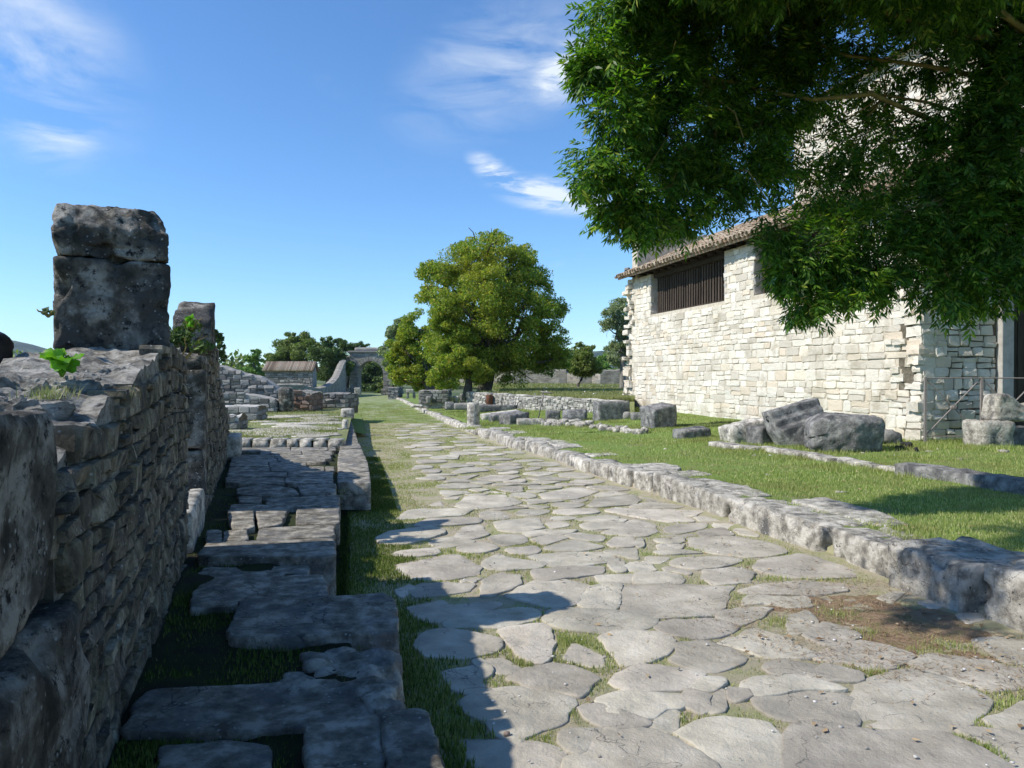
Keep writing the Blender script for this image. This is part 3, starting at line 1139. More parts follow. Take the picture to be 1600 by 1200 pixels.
def raster(poly):
    xs = [p[0] for p in poly]; ys_ = [p[1] for p in poly]
    i0, i1 = int((min(xs) - GX0) / GC), int((max(xs) - GX0) / GC) + 1
    j0, j1 = int((min(ys_) - GY0) / GC), int((max(ys_) - GY0) / GC) + 1
    i0, j0 = max(i0, 0), max(j0, 0)
    i1, j1 = min(i1, mask.shape[0] - 1), min(j1, mask.shape[1] - 1)
    if i1 <= i0 or j1 <= j0: return None
    X, Y = np.meshgrid(GX0 + (np.arange(i0, i1 + 1) + .5) * GC, GY0 + (np.arange(j0, j1 + 1) + .5) * GC, indexing='ij')
    ins = np.zeros(X.shape, bool)
    n = len(poly)
    for k in range(n):
        x1, y1 = poly[k][0], poly[k][1]; x2, y2 = poly[(k + 1) % n][0], poly[(k + 1) % n][1]
        if y1 == y2: continue
        c = ((y1 > Y) != (y2 > Y)) & (X < (x2 - x1) * (Y - y1) / (y2 - y1) + x1)
        ins ^= c
    return i0, i1, j0, j1, ins


polys = []
for line in STONES.split('\n'):
    pts = [on(*map(float, t.split(',')), STREET) for t in line.split()]
    c = sum(pts, Vector()) / len(pts)
    pts = [c + (p - c) * (1 + .036 / max(.1, (p - c).length)) for p in pts]
    polys.append([(p.x, p.y) for p in pts])
n_traced = len(polys)
for q in polys:
    r = raster(q)
    if r: mask[r[0]:r[1] + 1, r[2]:r[3] + 1] |= r[4]
# more stones fitted tightly into the room left between them
extra = []
rs = random.Random(5)


def occ(x, y):
    i, j = int((x - GX0) / GC), int((y - GY0) / GC)
    return mask[i, j] if 0 <= i < mask.shape[0] and 0 <= j < mask.shape[1] else True


def fit_stone(x, y, rmax, gap, x0f, x1f, asp):
    n = 12
    ph = rs.random() * .5
    rad = []
    for i in range(n):
        a = ph + i / n * 2 * math.pi
        ca, sa = math.cos(a), math.sin(a) * asp
        lim = rmax * rs.uniform(.85, 1.1)
        r = 0.0
        while r < lim:
            r += .02
            px, py = x + ca * r, y + sa * r
            q = gap / max(.3, math.hypot(ca, sa))
            if occ(px + ca * q, py + sa * q) or occ(px, py) or px > x1f(py) - .06 or px < x0f(py): break
        rad.append(max(0, r - .02))
    out = []
    for i in range(n):
        m_ = min(rad[i - 1], rad[(i + 1) % n])
        out.append(min(rad[i], m_ * 1.45 + .02))
    return [(x + math.cos(ph + i / n * 2 * math.pi) * out[i], y + math.sin(ph + i / n * 2 * math.pi) * out[i] * asp) for i in range(n)], sum(out) / n, min(out)


def xleft(y): return lx(y) + (.55 if y < 6.5 else .55 + min(.4, (y - 6.5) * .3))


for k in range(1750):
    best = None
    far = k > 900
    for t in range(7):
        y = (3.2 + 11.5 * rs.random() ** .8) if not far else rs.uniform(11, 30)
        x = rs.uniform(xleft(y), kx(y) - .12)
        if occ(x, y): continue
        if y < 6.2 and x > kx(y) - 1.7: continue
        pl, mr, mn_ = fit_stone(x, y, .34 if y < 9 else .42, .045 if y < 11 else .07 + (y - 11) * .02, xleft, kx, rs.uniform(.7, 1))
        if best is None or mr + mn_ > best[1] + best[2]: best = (pl, mr, mn_, y)
    if best is None: continue
    pl, mr, mn_, y = best
    if mn_ < .05 or mr < (.085 if y < 8 else .13): continue
    if y > 11 and rs.random() > max(.07, 1 - (y - 10.5) / 3.5): continue
    r = raster(pl)
    if r is None: continue
    mask[r[0]:r[1] + 1, r[2]:r[3] + 1] |= r[4]
    extra.append(pl)
extra.sort(key=lambda q: q[0][1])
allp = polys + extra
far_v = []
for i, q in enumerate(allp):
    cy = sum(p[1] for p in q) / len(q)
    near = cy < 6.5
    traced = i < n_traced
    sd = i * .37 + 1
    # stones sunk deeper the further down the street, where turf has closed over them
    sink = 0.004 if cy < 11 else -.004
    lift = rs.uniform(-.004, .007) if traced else rs.uniform(-.008, .003)
    zt = (lambda L_: (lambda x, y: street_z(x, y) + L_ + .012 * mn.noise(Vector((x * 1.5, y * 1.5, 0)))))(lift - sink + .009)
    if i < 300:
        slab('paving_stone', q, zt, .075, 'paving', street, step=.07 if near else (.12 if cy < 11 else .2), amp=.010 if near else .007,
             bevel=.006, seed=sd, dome=.002, jit=.018 if near else .014,
             tilt=(rs.uniform(-.01, .01), rs.uniform(-.01, .01)), cut=1)
    else:
        o = slab('paving_stone', q, zt, .05, 'paving', street, step=.2, amp=.006, bevel=.008, seed=sd, dome=.002, jit=.01)
        far_v.append(o)
if far_v:
    V, Fs = join_vf([([tuple(WL[o] + v.co) for v in o.data.vertices], [tuple(p.vertices) for p in o.data.polygons]) for o in far_v])
    for o in far_v:
        WL.pop(o)
        bpy.data.objects.remove(o, do_unlink=True)
    o = build('far_paving_stones', V, Fs, 'paving', street, True)
    o['kind'] = 'stuff'

# ================================================================== KERB ON THE RIGHT
P = []
for i in range(80):
    y = 2.0 + 100 * (i / 79) ** 1.6
    P.append([Vector((kx(y) + dx, y, street_z(0, y) + dz)) for dx, dz in ((.08, -.1), (.10, .06), (.42, .16), (.6, .1))])
kerb = sheet('kerb', P, 'soil')
kl = [0.0]
for a, b in zip(KB[:-1], KB[1:]): kl.append(kl[-1] + (b - a).length)


def kpt(s):
    for i in range(len(kl) - 1):
        if s <= kl[i + 1] or i == len(kl) - 2:
            t = (s - kl[i]) / (kl[i + 1] - kl[i])
            return KB[i].lerp(KB[i + 1], t), (KB[i + 1] - KB[i]).normalized()


def s_at_px(px, py):
    p = on(px, py, STREET)
    best = min(((kpt(k * .02)[0] - p).length, k * .02) for k in range(0, 1600))
    return best[1]


cuts = [s_at_px(1640, 1016) - 1.7, s_at_px(1640, 1016) - .75, s_at_px(1600, 1002), s_at_px(1520, 965), s_at_px(1390, 912), s_at_px(1283, 868), s_at_px(1130, 812), s_at_px(1010, 772)]
s = cuts[-1]
rk = random.Random(21)
while s < 100:
    p, _ = kpt(s)
    s += rk.uniform(.55, 1.15) if p.y < 25 else rk.uniform(1.2, 2.6)
    cuts.append(s)
NRM = lambda d: Vector((d.y, -d.x, 0))
for i in range(len(cuts) - 1):
    a, b = cuts[i], cuts[i + 1]
    (pa, da), (pb, db) = kpt(a), kpt(b)
    d = (pb - pa).normalized()
    n = NRM(d)
    L_ = (pb - pa).length
    y = (pa.y + pb.y) / 2
    w = rk.uniform(.34, .46) if i > 5 else (.75, .5, .62, .72, .62, .66)[i]
    h = (.27 if y < 12 else .24 if y < 24 else .18)
    if i < 4: h = (.40, .40, .39, .35)[i]
    hh = h + .14
    jut = (-.06, .0, .06, -.04, .07, -.02)[i] if i < 6 else rk.uniform(-.05, .06)
    c = (pa + pb) / 2 + n * (w / 2 + jut)
    c.z = street_z(0, y) - .14 + hh / 2 + rk.uniform(-.03, .025)
    near = y < 12
    rock('kerb_stone', c, (L_ - (rk.uniform(.06, .10) if i != 4 else .12), w, hh), (rk.uniform(-.04, .04), rk.uniform(-.03, .03), math.atan2(d.y, d.x) + rk.uniform(-.04, .04)), 'kerb', kerb, rnd_=.07,
         amp=.018 if i < 6 else .012, seed=i + 3, res=.028 if i < 5 else (.04 if near else .10), maxn=36 if near else 10, lowf=3.2, chip=.09 if near else .05, rough=.35)
    # flat slabs let into the turf behind the kerb
    if y < 24 and (i in (5, 6, 7) or rk.random() < .55) and i > 2:
        w2 = rk.uniform(.35, .75)
        f0, f1 = rk.uniform(-.1, .15), rk.uniform(.7, 1.15)
        q0 = pa + d * L_ * f0 + n * (w + jut - .03); q1 = pa + d * L_ * f1 + n * (w + jut - .03)
        pl = [q0, q1, q1 + n * w2 * rk.uniform(.6, 1) + d * .06, (q0 + q1) / 2 + n * w2, q0 + n * w2 * rk.uniform(.5, 1)]
        zt = street_z(0, y) + h - .02
        slab('kerb_slab', pl, (lambda zz: (lambda x, y: zz))(max(zt - .0, lawn_z(q0.x + n.x * .4, q0.y) + .015)), .12, 'kerb', kerb, step=.08 if near else .16, amp=.012, bevel=.015, seed=i * 1.7, jit=.03)

# ================================================================== PAVED WALK ON THE LEFT
WALK = """476,1132 592,1117 600,1240 478,1240
598,1117 650,1113 668,1118 692,1200 702,1240 602,1240
250,1145 350,1140 420,1150 430,1240 230,1240
206,1103 229,1070 440,1056 570,1060 596,1083 622,1110 472,1126 326,1132 196,1132
446,1031 521,1028 531,1051 433,1054
375,940 599,927 612,934 622,986 440,992 359,995 362,976
300,914 342,896 505,891 511,927 381,937 300,943
287,895 320,874 479,870 482,887 342,893
310,866 326,848 520,840 523,868 482,869 312,871
322,845 322,828 345,828 346,845
349,845 349,830 384,828 386,845
401,843 405,826 520,819 521,836 407,845
355,798 395,798 397,824 363,827
399,798 448,798 439,817 405,824
463,796 529,787 530,816 520,817 463,818
361,787 450,790 448,797 359,797
416,779 529,773 529,786 463,793 418,790
373,775 407,775 407,785 373,785
371,764 407,757 460,764 467,773 412,774 371,772
465,758 524,756 524,770 471,773"""
pavement = None
P = []
for i in range(30):
    y = 2.2 + i * .4
    P.append([Vector((WX(y) + .1 if j == 0 else max(WX(y) + .2, (470 if y < 5.6 else 512) - 800) / F * y if False else ((470 - 800) / F * y if y < 5.6 else (508 - 800) / F * y), y, (.20 if y < 5.6 else .265) + .01 * math.sin(i + j))) if j else Vector((WX(y) + .1, y, .2)) for j in range(2)])
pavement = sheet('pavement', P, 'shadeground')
rw = random.Random(8)
wp = []
for line in WALK.split('\n'):
    pts = [on(*map(float, t.split(',')), .30) for t in line.split()]
    c = sum(pts, Vector()) / len(pts)
    pts = [c + (p - c) * (1 + .012 / max(.1, (p - c).length)) for p in pts]
    wp.append([(p.x, p.y) for p in pts])
ybands = [755, 745, 737, 729, 722, 716, 710, 704, 698.5]
for k in range(len(ybands) - 1):
    xa, xb = 352 + k * 2, 524 + rw.uniform(-6, 4)
    x = xa
    while x < xb - 12:
        w = rw.uniform(38, 95)
        x2 = min(x + w, xb)
        q = [on(x + .5, ybands[k] - .2, .3), on(x2 - .5, ybands[k] - .2, .3), on(x2 - 1, ybands[k + 1] + .15, .3), on(x + .5, ybands[k + 1] + .15, .3)]
        if rw.random() < .94: wp.append([(p.x, p.y) for p in q])
        x = x2
# slabs stepping out beside the street
steps = [((527, 754), (579, 754), (577, 737), (528, 738)), ((528, 737), (577, 736), (574, 723), (527, 724)), ((527, 723), (574, 722), (570, 712), (528, 712)),
         ((529, 711), (569, 711), (565, 701), (530, 702)), ((531, 701), (565, 700), (561, 693), (532, 693)), ((536, 692), (560, 692), (557, 683), (536, 683)),
         ((537, 682), (557, 682), (554, 674), (537, 674)), ((538, 673), (554, 673), (551, 666), (539, 666)), ((540, 665), (551, 665), (549, 658), (540, 658))]
for q in steps:
    wp.append([(p.x, p.y) for p in (on(*t, .3) for t in q)])
for i, q in enumerate(wp):
    cy = sum(p[1] for p in q) / len(q)
    near = cy < 5.2
    edge = i in (0, 1, 5, 6, 8) or i >= len(wp) - len(steps)
    th = .34 if edge and i != 0 else .2
    lift = rw.uniform(-.006, .006) if i > 8 else (.0, .01, -.05, -.03, -.06, .0, -.03, -.06, .0)[i]
    slab('flagstone', q, (lambda L_: (lambda x, y: .30 + L_))(lift), th, 'flag', pavement, step=.05 if near else .09, amp=.010 if near else .005,
         bevel=.010, seed=i * 2.3 + .5, jit=.016 if near else .010, tilt=(rw.uniform(-.012, .012), rw.uniform(-.01, .01)))
# broken edge stones
for i, (px, py, sz, ro) in enumerate([(562, 1035, (.42, .26, .34), .1), (520, 1025, (.3, .2, .16), .6), (540, 1078, (.5, .16, .22), -.1), (600, 1100, (.16, .22, .3), .5)]):
    p = on(px, py, .26)
    rock('edge_stone', (p.x, p.y, .27 - sz[2] / 2 + .01 * i), sz, (.03, -.04, ro), 'flag', pavement, rnd_=.22, amp=.035, seed=30 + i, res=.03, maxn=14, lowf=4)
# step of dressed stones up to the forecourt
xs_ = [360, 392, 420, 447, 466, 487, 510, 535]
for i in range(len(xs_) - 1):
    a, b = on(xs_[i], 697, .3), on(xs_[i + 1], 697, .3)
    c = (a + b) / 2 + Vector((0, .2, 0))
    c.z = .32
    rock('step_stone', c, (b.x - a.x - .02, .42, .22 + rw.uniform(-.01, .02)), (0, 0, rw.uniform(-.03, .03)), 'kerb', pavement, rnd_=.14, amp=.02, seed=60 + i, res=.08, maxn=8, lowf=4)
# flat stones of the forecourt
for i in range(46):
    py = rw.uniform(645, 686); px = rw.uniform(362 if py > 660 else 410, 528)
    p = on(px, py, .415)
    r0 = rw.uniform(.25, .6)
    pl = [(p.x + r0 * rw.uniform(.8, 1.3) * math.cos(a / 6 * 6.28), p.y + r0 * .8 * rw.uniform(.8, 1.2) * math.sin(a / 6 * 6.28)) for a in range(6)]
    slab('flagstone', pl, lambda x, y: .425 - .003 * (y - 14), .05, 'paving', pavement, step=.3, amp=.006, bevel=.01, seed=100 + i, jit=.02)

# ================================================================== RUINED WALL ON THE LEFT
WE = Vector((-0.322, 0.947, 0)); WN = Vector((0.947, 0.322, 0))
wfp = lambda d: Vector((WX(d), d, 0))
UP = Vector((0, 0, 1))


def wblock(name, d0, d1, z0, z1, back, out=0.0, parent=None, mat='oldblock', seed=0, **kw):
    a, b = wfp(d0), wfp(d1)
    L_ = (b - a).length
    c = (a + b) / 2 + WN * (out - back / 2) + UP * ((z0 + z1) / 2)
    return rock(name, c, (L_, back, z1 - z0), kw.pop('rot', (0, 0, 0))[:2] + (math.atan2(WE.y, WE.x) + kw.pop('dz', 0),), mat, parent, seed=seed, **kw)


def top_profile(pts):
    return lambda s: float(np.interp(s, [p[0] for p in pts], [p[1] for p in pts]))


def wall_piece(root, d0, d1, prof, thick, indiv, seed, sw=(.12, .34), ch=(.075, .16), zb=.15, toprough=.05):
    """prof: [(depth, z)] along the wall"""
    k = 1 / .947
    P2 = [((d - d0) * math.hypot(1, .34), z) for d, z in prof]
    tp = top_profile(P2)
    a, b = wfp(d0), wfp(d1)
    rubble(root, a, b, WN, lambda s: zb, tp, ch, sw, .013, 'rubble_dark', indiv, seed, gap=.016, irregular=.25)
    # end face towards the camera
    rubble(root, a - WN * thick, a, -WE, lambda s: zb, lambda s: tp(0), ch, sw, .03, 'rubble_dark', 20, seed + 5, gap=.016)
    # core with a rough top
    L_ = (b - a).length
    ni, nj = max(6, int(L_ / .06)), 16
    P = []
    for i in range(ni + 1):
        s = L_ * i / ni
        row = []
        zt = tp(s)
        for j in range(nj + 5):
            t = (j - 2) / nj
            t_ = min(max(t, 0), 1)
            p = a + WE * s - WN * (.02 + (thick - .04) * t_)
            r = zt + toprough * (mn.noise(Vector((p.x * 3, p.y * 3, seed))) * 1.2 + mn.noise(Vector((p.x * 9, p.y * 9, seed))) * .7 + mn.noise(Vector((p.x * 25, p.y * 25, seed))) * .3)
            r += .03 * math.sin(t_ * math.pi)
            if j < 2: r = zb - .2 if j == 0 else zt - .04
            if j > nj + 2: r = zb - .3 if j == nj + 4 else zt - .06
            row.append(Vector((p.x, p.y, r)))
        P.append(row)
    o = sheet('rubble_core', P, 'rocktop', kind=None, parent=root, smooth=False)
    for i, di in ((0, d0), (ni, d1)):
        q = P[i]
        build('rubble_end', [tuple(v) for v in q], [tuple(range(len(q)))], 'core', root)
    return o


w1 = empty('ruined_wall', wfp(3.8) + UP * .2, 'nearest length of ruined rubble wall in shade, its broken core sloping up to two stacked ashlars', 'wall')
wall_piece(w1, 2.08, 5.62, [(2.08, 1.36), (2.42, 1.42), (2.7, 1.47), (3.2, 1.52), (3.6, 1.60), (3.9, 1.66), (4.3, 1.72), (4.8, 1.76), (5.0, 1.82), (5.4, 1.80), (5.62, 1.66)], .70, 240, 3, sw=(.10, .30), ch=(.07, .15), toprough=.055)
wblock('pier_block', 1.15, 2.06, .98, 1.52, .9, .0, w1, seed=2, res=.035, maxn=26, amp=.022, rnd_=.05, chip=.06)
wblock('pier_block', 1.10, 2.14, .10, .975, .95, .055, w1, seed=4, res=.04, maxn=26, amp=.03, rnd_=.07, chip=.08)
# rough rocks on the wall head
for i, (d, o_, z, sz, ro) in enumerate([(2.75, .38, 1.52, (.42, .5, .16), .2), (3.15, .3, 1.60, (.5, .42, .16), -.3), (3.45, .42, 1.60, (.5, .4, .16), .5), (3.75, .22, 1.68, (.36, .3, .12), .1),
                                     (3.0, .50, 1.54, (.45, .35, .16), .9), (5.05, .25, 1.84, (.3, .34, .12), .2), (2.62, .15, 1.47, (.25, .2, .1), .5)]):
    p = wfp(d) - WN * o_
    rock('core_stone', (p.x, p.y, z - .10), sz, (.1 * math.sin(i * 2), .12 * math.cos(i), math.atan2(WE.y, WE.x) + ro), 'rocktop', w1, rnd_=.12, amp=.045, seed=12 + i, res=.018, maxn=30, lowf=5, smooth=False, rough=1.0)

pb1 = at(159, 545, 3.92)


def stacked(label, pxl, pxr, yt, yb, D, depth, seed, **kw):
    zt = EYE + (HOR - yt) / F * D; zb_ = EYE + (HOR - yb) / F * D
    xl = (pxl - 800) / F * D; xr = (pxr - 800) / F * D
    c = Vector(((xl + xr) / 2, D, (zt + zb_) / 2)) + WE * (depth / 2)
    o = rock('ashlar_block', c, ((xr - xl) * .98, depth, zt - zb_), (0, 0, math.atan2(WE.y, WE.x) - math.pi / 2 + kw.pop('dz', 0.0)), kw.pop('mat', 'oldblock'), None,
             seed=seed, **kw)
    return meta(o, label, 'stone block')


stacked('large dark squared block standing on the broken wall head, under the light topped one', 76, 243, 404, 549, 4.3, .60, 5, res=.017, maxn=40, amp=.012, rnd_=.04, chip=.06, lowf=4, dz=.22, rough=.8)


def topdef(p):
    q = p.copy()
    zt = p[:, 2].max()
    # the upper front edge is broken back
    k = np.clip((p[:, 2] - (zt - .20)) / .2, 0, 1) * np.clip((-p[:, 1] + .02) / .3, 0, 1)
    q[:, 1] += k * .13
    q[:, 2] -= np.clip(k, 0, 1) * .03
    k2 = np.clip((p[:, 2] - .0) / .16, 0, 1) * np.clip((p[:, 0] - .05) / .25, 0, 1)
    q[:, 0] -= k2 * .06
    q[:, 0] -= np.clip((-p[:, 2]) / .16, 0, 1) * np.clip((-p[:, 0]) / .25, 0, 1) * np.clip(-p[:, 2] * 6, 0, 1) * -.03
    return q


stacked('upper ashlar with a broken sunlit top, stacked on the tall dark block', 80, 244, 309, 403, 4.3, .56, 9, res=.015, maxn=40, amp=.022, rnd_=.06, chip=.12, lowf=4, rough=1.0, deform=topdef, dz=.20)

thr = wblock('threshold_slab', 5.72, 7.02, .12, .56, .5, .03, None, 'kerb', seed=14, res=.05, maxn=18, amp=.02, rnd_=.08)
meta(thr, 'low sunlit sill slab lying in the gap between two lengths of ruined wall', 'sill')

w2 = empty('ruined_wall', wfp(9) + UP * .2, 'middle length of ruined wall behind the gap, with bushes growing on its jamb', 'wall')
wall_piece(w2, 7.38, 9.85, [(7.38, 1.72), (8.2, 1.84), (9.2, 1.95), (9.85, 1.88)], .6, 100, 13, sw=(.14, .36), ch=(.09, .17))
wblock('jamb_block', 7.06, 7.42, .92, 1.67, .52, .03, w2, seed=21, res=.04, maxn=20, amp=.015, rnd_=.05)
wblock('jamb_block', 7.06, 7.42, .15, .92, .55, .02, w2, seed=22, res=.05, maxn=18, amp=.03, rnd_=.1)
wblock('core_stone', 7.2, 7.6, 1.66, 1.82, .4, .0, w2, seed=23, amp=.03, rnd_=.2)
sb = rock('ashlar_block', at(287, 500, 7.3) + Vector((-.02, .3, -.05)), (.37, .58, .52), (0, 0, .32), 'oldblock', None, rnd_=.05, amp=.016, seed=25, res=.03, maxn=20, chip=.05, deform=lambda p: np.stack([p[:, 0], p[:, 1], p[:, 2] + (p[:, 2] > 0) * (p[:, 1] - .2) * .42], 1))
meta(sb, 'block with a light slanting top on the second wall, behind the tall stacked pair', 'stone block')
w3 = empty('ruined_wall', wfp(11.5) + UP * .2, 'low far end of the ruined wall beside the raised forecourt', 'wall')
wall_piece(w3, 9.9, 13.2, [(9.9, 1.55), (10.6, 1.45), (11.4, 1.22), (12.4, 1.10), (13.2, .8)], .55, 60, 17, sw=(.16, .4), ch=(.1, .18))
tj = wblock('jamb_block', 12.1, 13.3, .25, .62, .3, .22, w3, 'kerb', seed=28, amp=.02)

# ---- low walls round the forecourt, seen from the front
def low_wall(label, x0, x1, yt, yb, z0, thick, mat, seed, prof=None, roty=0.0, cat='wall', ch=(.14, .22), sw=(.22, .45), indiv=0, toprough=.05, capmat='rocktop'):
    D = (EYE - z0) * F / (yb - HOR)
    a = Vector(((x0 - 800) / F * D, D, z0)); b = Vector(((x1 - 800) / F * D, D + roty, z0))
    L_ = (b - a).length
    e = (b - a) / L_
    n = Vector((e.y, -e.x, 0))
    pr = prof or [(0, yt), (1, yt)]
    zz = [(p[0] * L_, EYE + (HOR - p[1]) / F * (D + roty * p[0])) for p in pr]
    tp = top_profile(zz)
    root = empty('rubble_wall', (a + b) / 2, label, cat)
    rubble(root, a, b, n, lambda s: z0, tp, ch, sw, .03, mat, indiv, seed, gap=.02)
    rubble(root, b, b - n * thick, e, lambda s: z0, lambda s: tp(L_), ch, sw, .03, mat, 0, seed + 1, gap=.02)
    ni = max(8, int(L_ / .15)); nj = 7
    P = []
    for i in range(ni + 1):
        s = L_ * i / ni
        row = []
        for j in range(nj + 3):
            t = min(max((j - 1) / nj, 0), 1)
            p = a + e * s - n * (.03 + (thick - .03) * t)
            r = tp(s) + toprough * (mn.noise(Vector((p.x * 3, p.y * 3, seed))) + mn.noise(Vector((p.x * 8, p.y * 8, seed))) * .8) + .04 * math.sin(t * math.pi)
            if j == 0 or j == nj + 2: r = z0 - .3
            row.append(Vector((p.x, p.y, r)))
        P.append(row)
    sheet('rubble_core', P, capmat, kind=None, parent=root, smooth=False)
    for q in (P[0], P[-1]):
        build('rubble_end', [tuple(v) for v in q], [tuple(range(len(q)))], 'core', root)
    return root


FZ = .40
low_wall('short dark wall stub with a pale top, nearest of the forecourt walls', 340, 372, 651, 671, FZ, .6, 'greyrubble', 41, capmat='whiterubble')
low_wall('low wall with a pale rubble top, second beyond the ruined wall', 335, 403, 636, 656.5, FZ, .7, 'greyrubble', 42, capmat='whiterubble')
low_wall('long low wall with a pale crumbling top before the tall sloping one', 330, 431, 617, 643, FZ, .8, 'greyrubble', 43, prof=[(0, 618), (.5, 617), (.8, 621), (1, 627)], capmat='whiterubble')
low_wall('tall rubble wall whose top slopes down to the right behind the forecourt', 290, 436, 575, 640, FZ, .8, 'greyrubble', 44,
         prof=[(0, 560), (.3, 570), (.45, 577), (.62, 584), (.78, 590), (.9, 600), (1, 612)], capmat='whiterubble')
dp = rock('rounded_pier', on(443, 643, FZ) + Vector((0, .3, .42)), (.52, .5, .9), (0, 0, .1), 'oldblock', None, rnd_=.35, amp=.03, seed=45, res=.08)
meta(dp, 'dark rounded stone pier between the sloping wall and the reddish wall', 'pier')
low_wall('reddish rubble wall end beside the dark rounded pier', 455, 487, 612, 641, FZ, 1.6, 'redrubble', 46, prof=[(0, 613), (.5, 612), (1, 615)], capmat='rocktop')
low_wall('broad low wall with a flat grey top running towards the street', 489, 540, 617, 637, FZ, 2.4, 'greyrubble', 47, prof=[(0, 618), (.5, 616), (1, 617)], capmat='whiterubble')
for i, (x0, x1, yt, yb, lab) in enumerate([(505, 513, 621, 637, 'small upright block against the broad low wall'), (531, 551, 637, 654, 'block with a flat top at the end of the forecourt step row'),
                                           (532, 541, 655, 674, 'small squared block at the forecourt corner'), (512, 520, 655, 661, 'dark lump of stone lying on the forecourt'),
                                           (553, 563, 605, 618, 'pale upright block by the foot of the arch'), (470, 486, 632, 640, 'pale slanting slab leaning by the reddish wall')]):
    D = (EYE - .35) * F / (yb - HOR)
    w = (x1 - x0) / F * D; h = (yb - yt) / F * D
    o = rock('stone_block', ((x0 + x1 - 1600) / 2 / F * D, D + .2, .35 + h / 2 - .02), (w, max(.35, w * .7), h), (0, .2 if i == 5 else 0, .1), 'kerb' if i != 3 else 'oldblock', None, rnd_=.12, amp=.02, seed=50 + i, res=.08, maxn=9)
    meta(o, lab, 'stone block')

# curved ramp walls leading to the arch
def ribbon_wall(label, pts, thick, mat, seed, cap='rocktop'):
    """pts: (px, ytop, D, zbase)"""
    root = empty('curved_wall', at(pts[0][0], HOR, pts[0][2]), label, 'wall')
    V = [(at(x, yt, D), zb_) for x, yt, D, zb_ in pts]
    dense = []
    for (a, za), (b, zb_) in zip(V[:-1], V[1:]):
        for k in range(8): dense.append((a.lerp(b, k / 8), za + (zb_ - za) * k / 8))
    dense.append(V[-1])
    P = []
    for i, (p, zb_) in enumerate(dense):
        q = dense[min(i + 1, len(dense) - 1)][0] - dense[max(i - 1, 0)][0]
        n = Vector((q.y, -q.x, 0)).normalized()
        w = .16 * mn.noise(Vector((i * .7, seed, 0)))
        P.append([Vector((p.x, p.y, zb_ - .4)), Vector((p.x, p.y, (p.z + zb_) / 2)), Vector((p.x, p.y, p.z + w)), p - n * thick / 2 + UP * (.08 + w), p - n * thick + UP * w, Vector(((p - n * thick).x, (p - n * thick).y, zb_ - .4))])
    sheet('wall_body', P, mat, kind=None, parent=root, smooth=False)
    for q in (P[0], P[-1]): build('wall_end', [tuple(v) for v in q], [tuple(range(len(q)))], mat, root)
    return root


ribbon_wall('pale curved wall sweeping up to the arch pier', [(425, 602, 60, -.3), (478, 601, 62, -.3), (482, 604, 66, -.3), (500, 607, 70, -.4), (515, 603, 76, -.5), (525, 595, 82, -.6), (530, 588, 86, -.6), (534, 578, 90, -.7), (537, 570, 95, -.8), (541, 563, 99, -.8)], .8, 'farwall', 3)
ribbon_wall('low straight wall in front of the small tiled hut', [(405, 603, 58, 0), (425, 601.5, 59, 0), (475, 601, 61, 0)], .8, 'farwall', 4)

# ================================================================== ARCH
AD = 102.0
ab = EYE + (HOR - 617) / F * AD        # ground level at the arch
A0 = lambda px: (px - 800) / F * AD
Az = lambda py: EYE + (HOR - py) / F * AD
arch = empty('stone_arch', (A0(578), AD, ab), 'grey stone gate arch spanning the far end of the street', 'arch')
TH = 2.6
xl, xr = A0(559), A0(598.5)
cx_, rad = (xl + xr) / 2, (xr - xl) / 2
zsp = Az(564) - rad
xo0, xo1 = A0(546), A0(612)
ztop = Az(551)
# pier boxes as ashlar courses
ri = random.Random(3)


def courses(x0, x1, z0, z1, y0, th, h, parent, name='stone'):
    z = z0
    row = 0
    while z < z1 - .05:
        hh = min(h * ri.uniform(.85, 1.15), z1 - z)
        x = x0
        first = ri.uniform(.5, 1)
        while x < x1 - .02:
            w = min(ri.uniform(.8, 1.3) * (first if x == x0 else 1), x1 - x)
            if x1 - (x + w) < .3: w = x1 - x
            box(name, (x + w / 2, y0 + th / 2, z + hh / 2), (w - .05, th + ri.uniform(-.06, .06), hh - .05), 'farwall', parent, bev=.03)
            x += w
        z += hh


pier_a = box('pier', ((xo0 + xl) / 2, AD + TH / 2, (ab - .5 + zsp) / 2), (xl - xo0 - .08, TH - .1, zsp - ab + .5), 'greyrubble', arch)
courses(xo0, xl, ab - .3, zsp, AD, TH, .55, pier_a)
pier_b = box('pier', ((xo1 + xr) / 2, AD + TH / 2, (ab - .5 + zsp) / 2), (xo1 - xr - .08, TH - .1, zsp - ab + .5), 'greyrubble', arch)
courses(xr, xo1, ab - .3, zsp, AD, TH, .55, pier_b)
# voussoirs
NV = 15
for i in range(NV):
    a0, a1 = math.pi * i / NV + .01, math.pi * (i + 1) / NV - .01
    ri_, ro = rad, rad + .62
    vs = []
    for y in (AD - .06, AD + TH + .06):
        for (r_, a) in ((ri_, a0), (ro, a0), (ro, a1), (ri_, a1)):
            vs.append((cx_ + r_ * math.cos(a), y, zsp + r_ * math.sin(a)))
    build('voussoir', vs, [(0, 1, 2, 3), (7, 6, 5, 4), (0, 4, 5, 1), (1, 5, 6, 2), (2, 6, 7, 3), (3, 7, 4, 0)], 'farwall', arch)
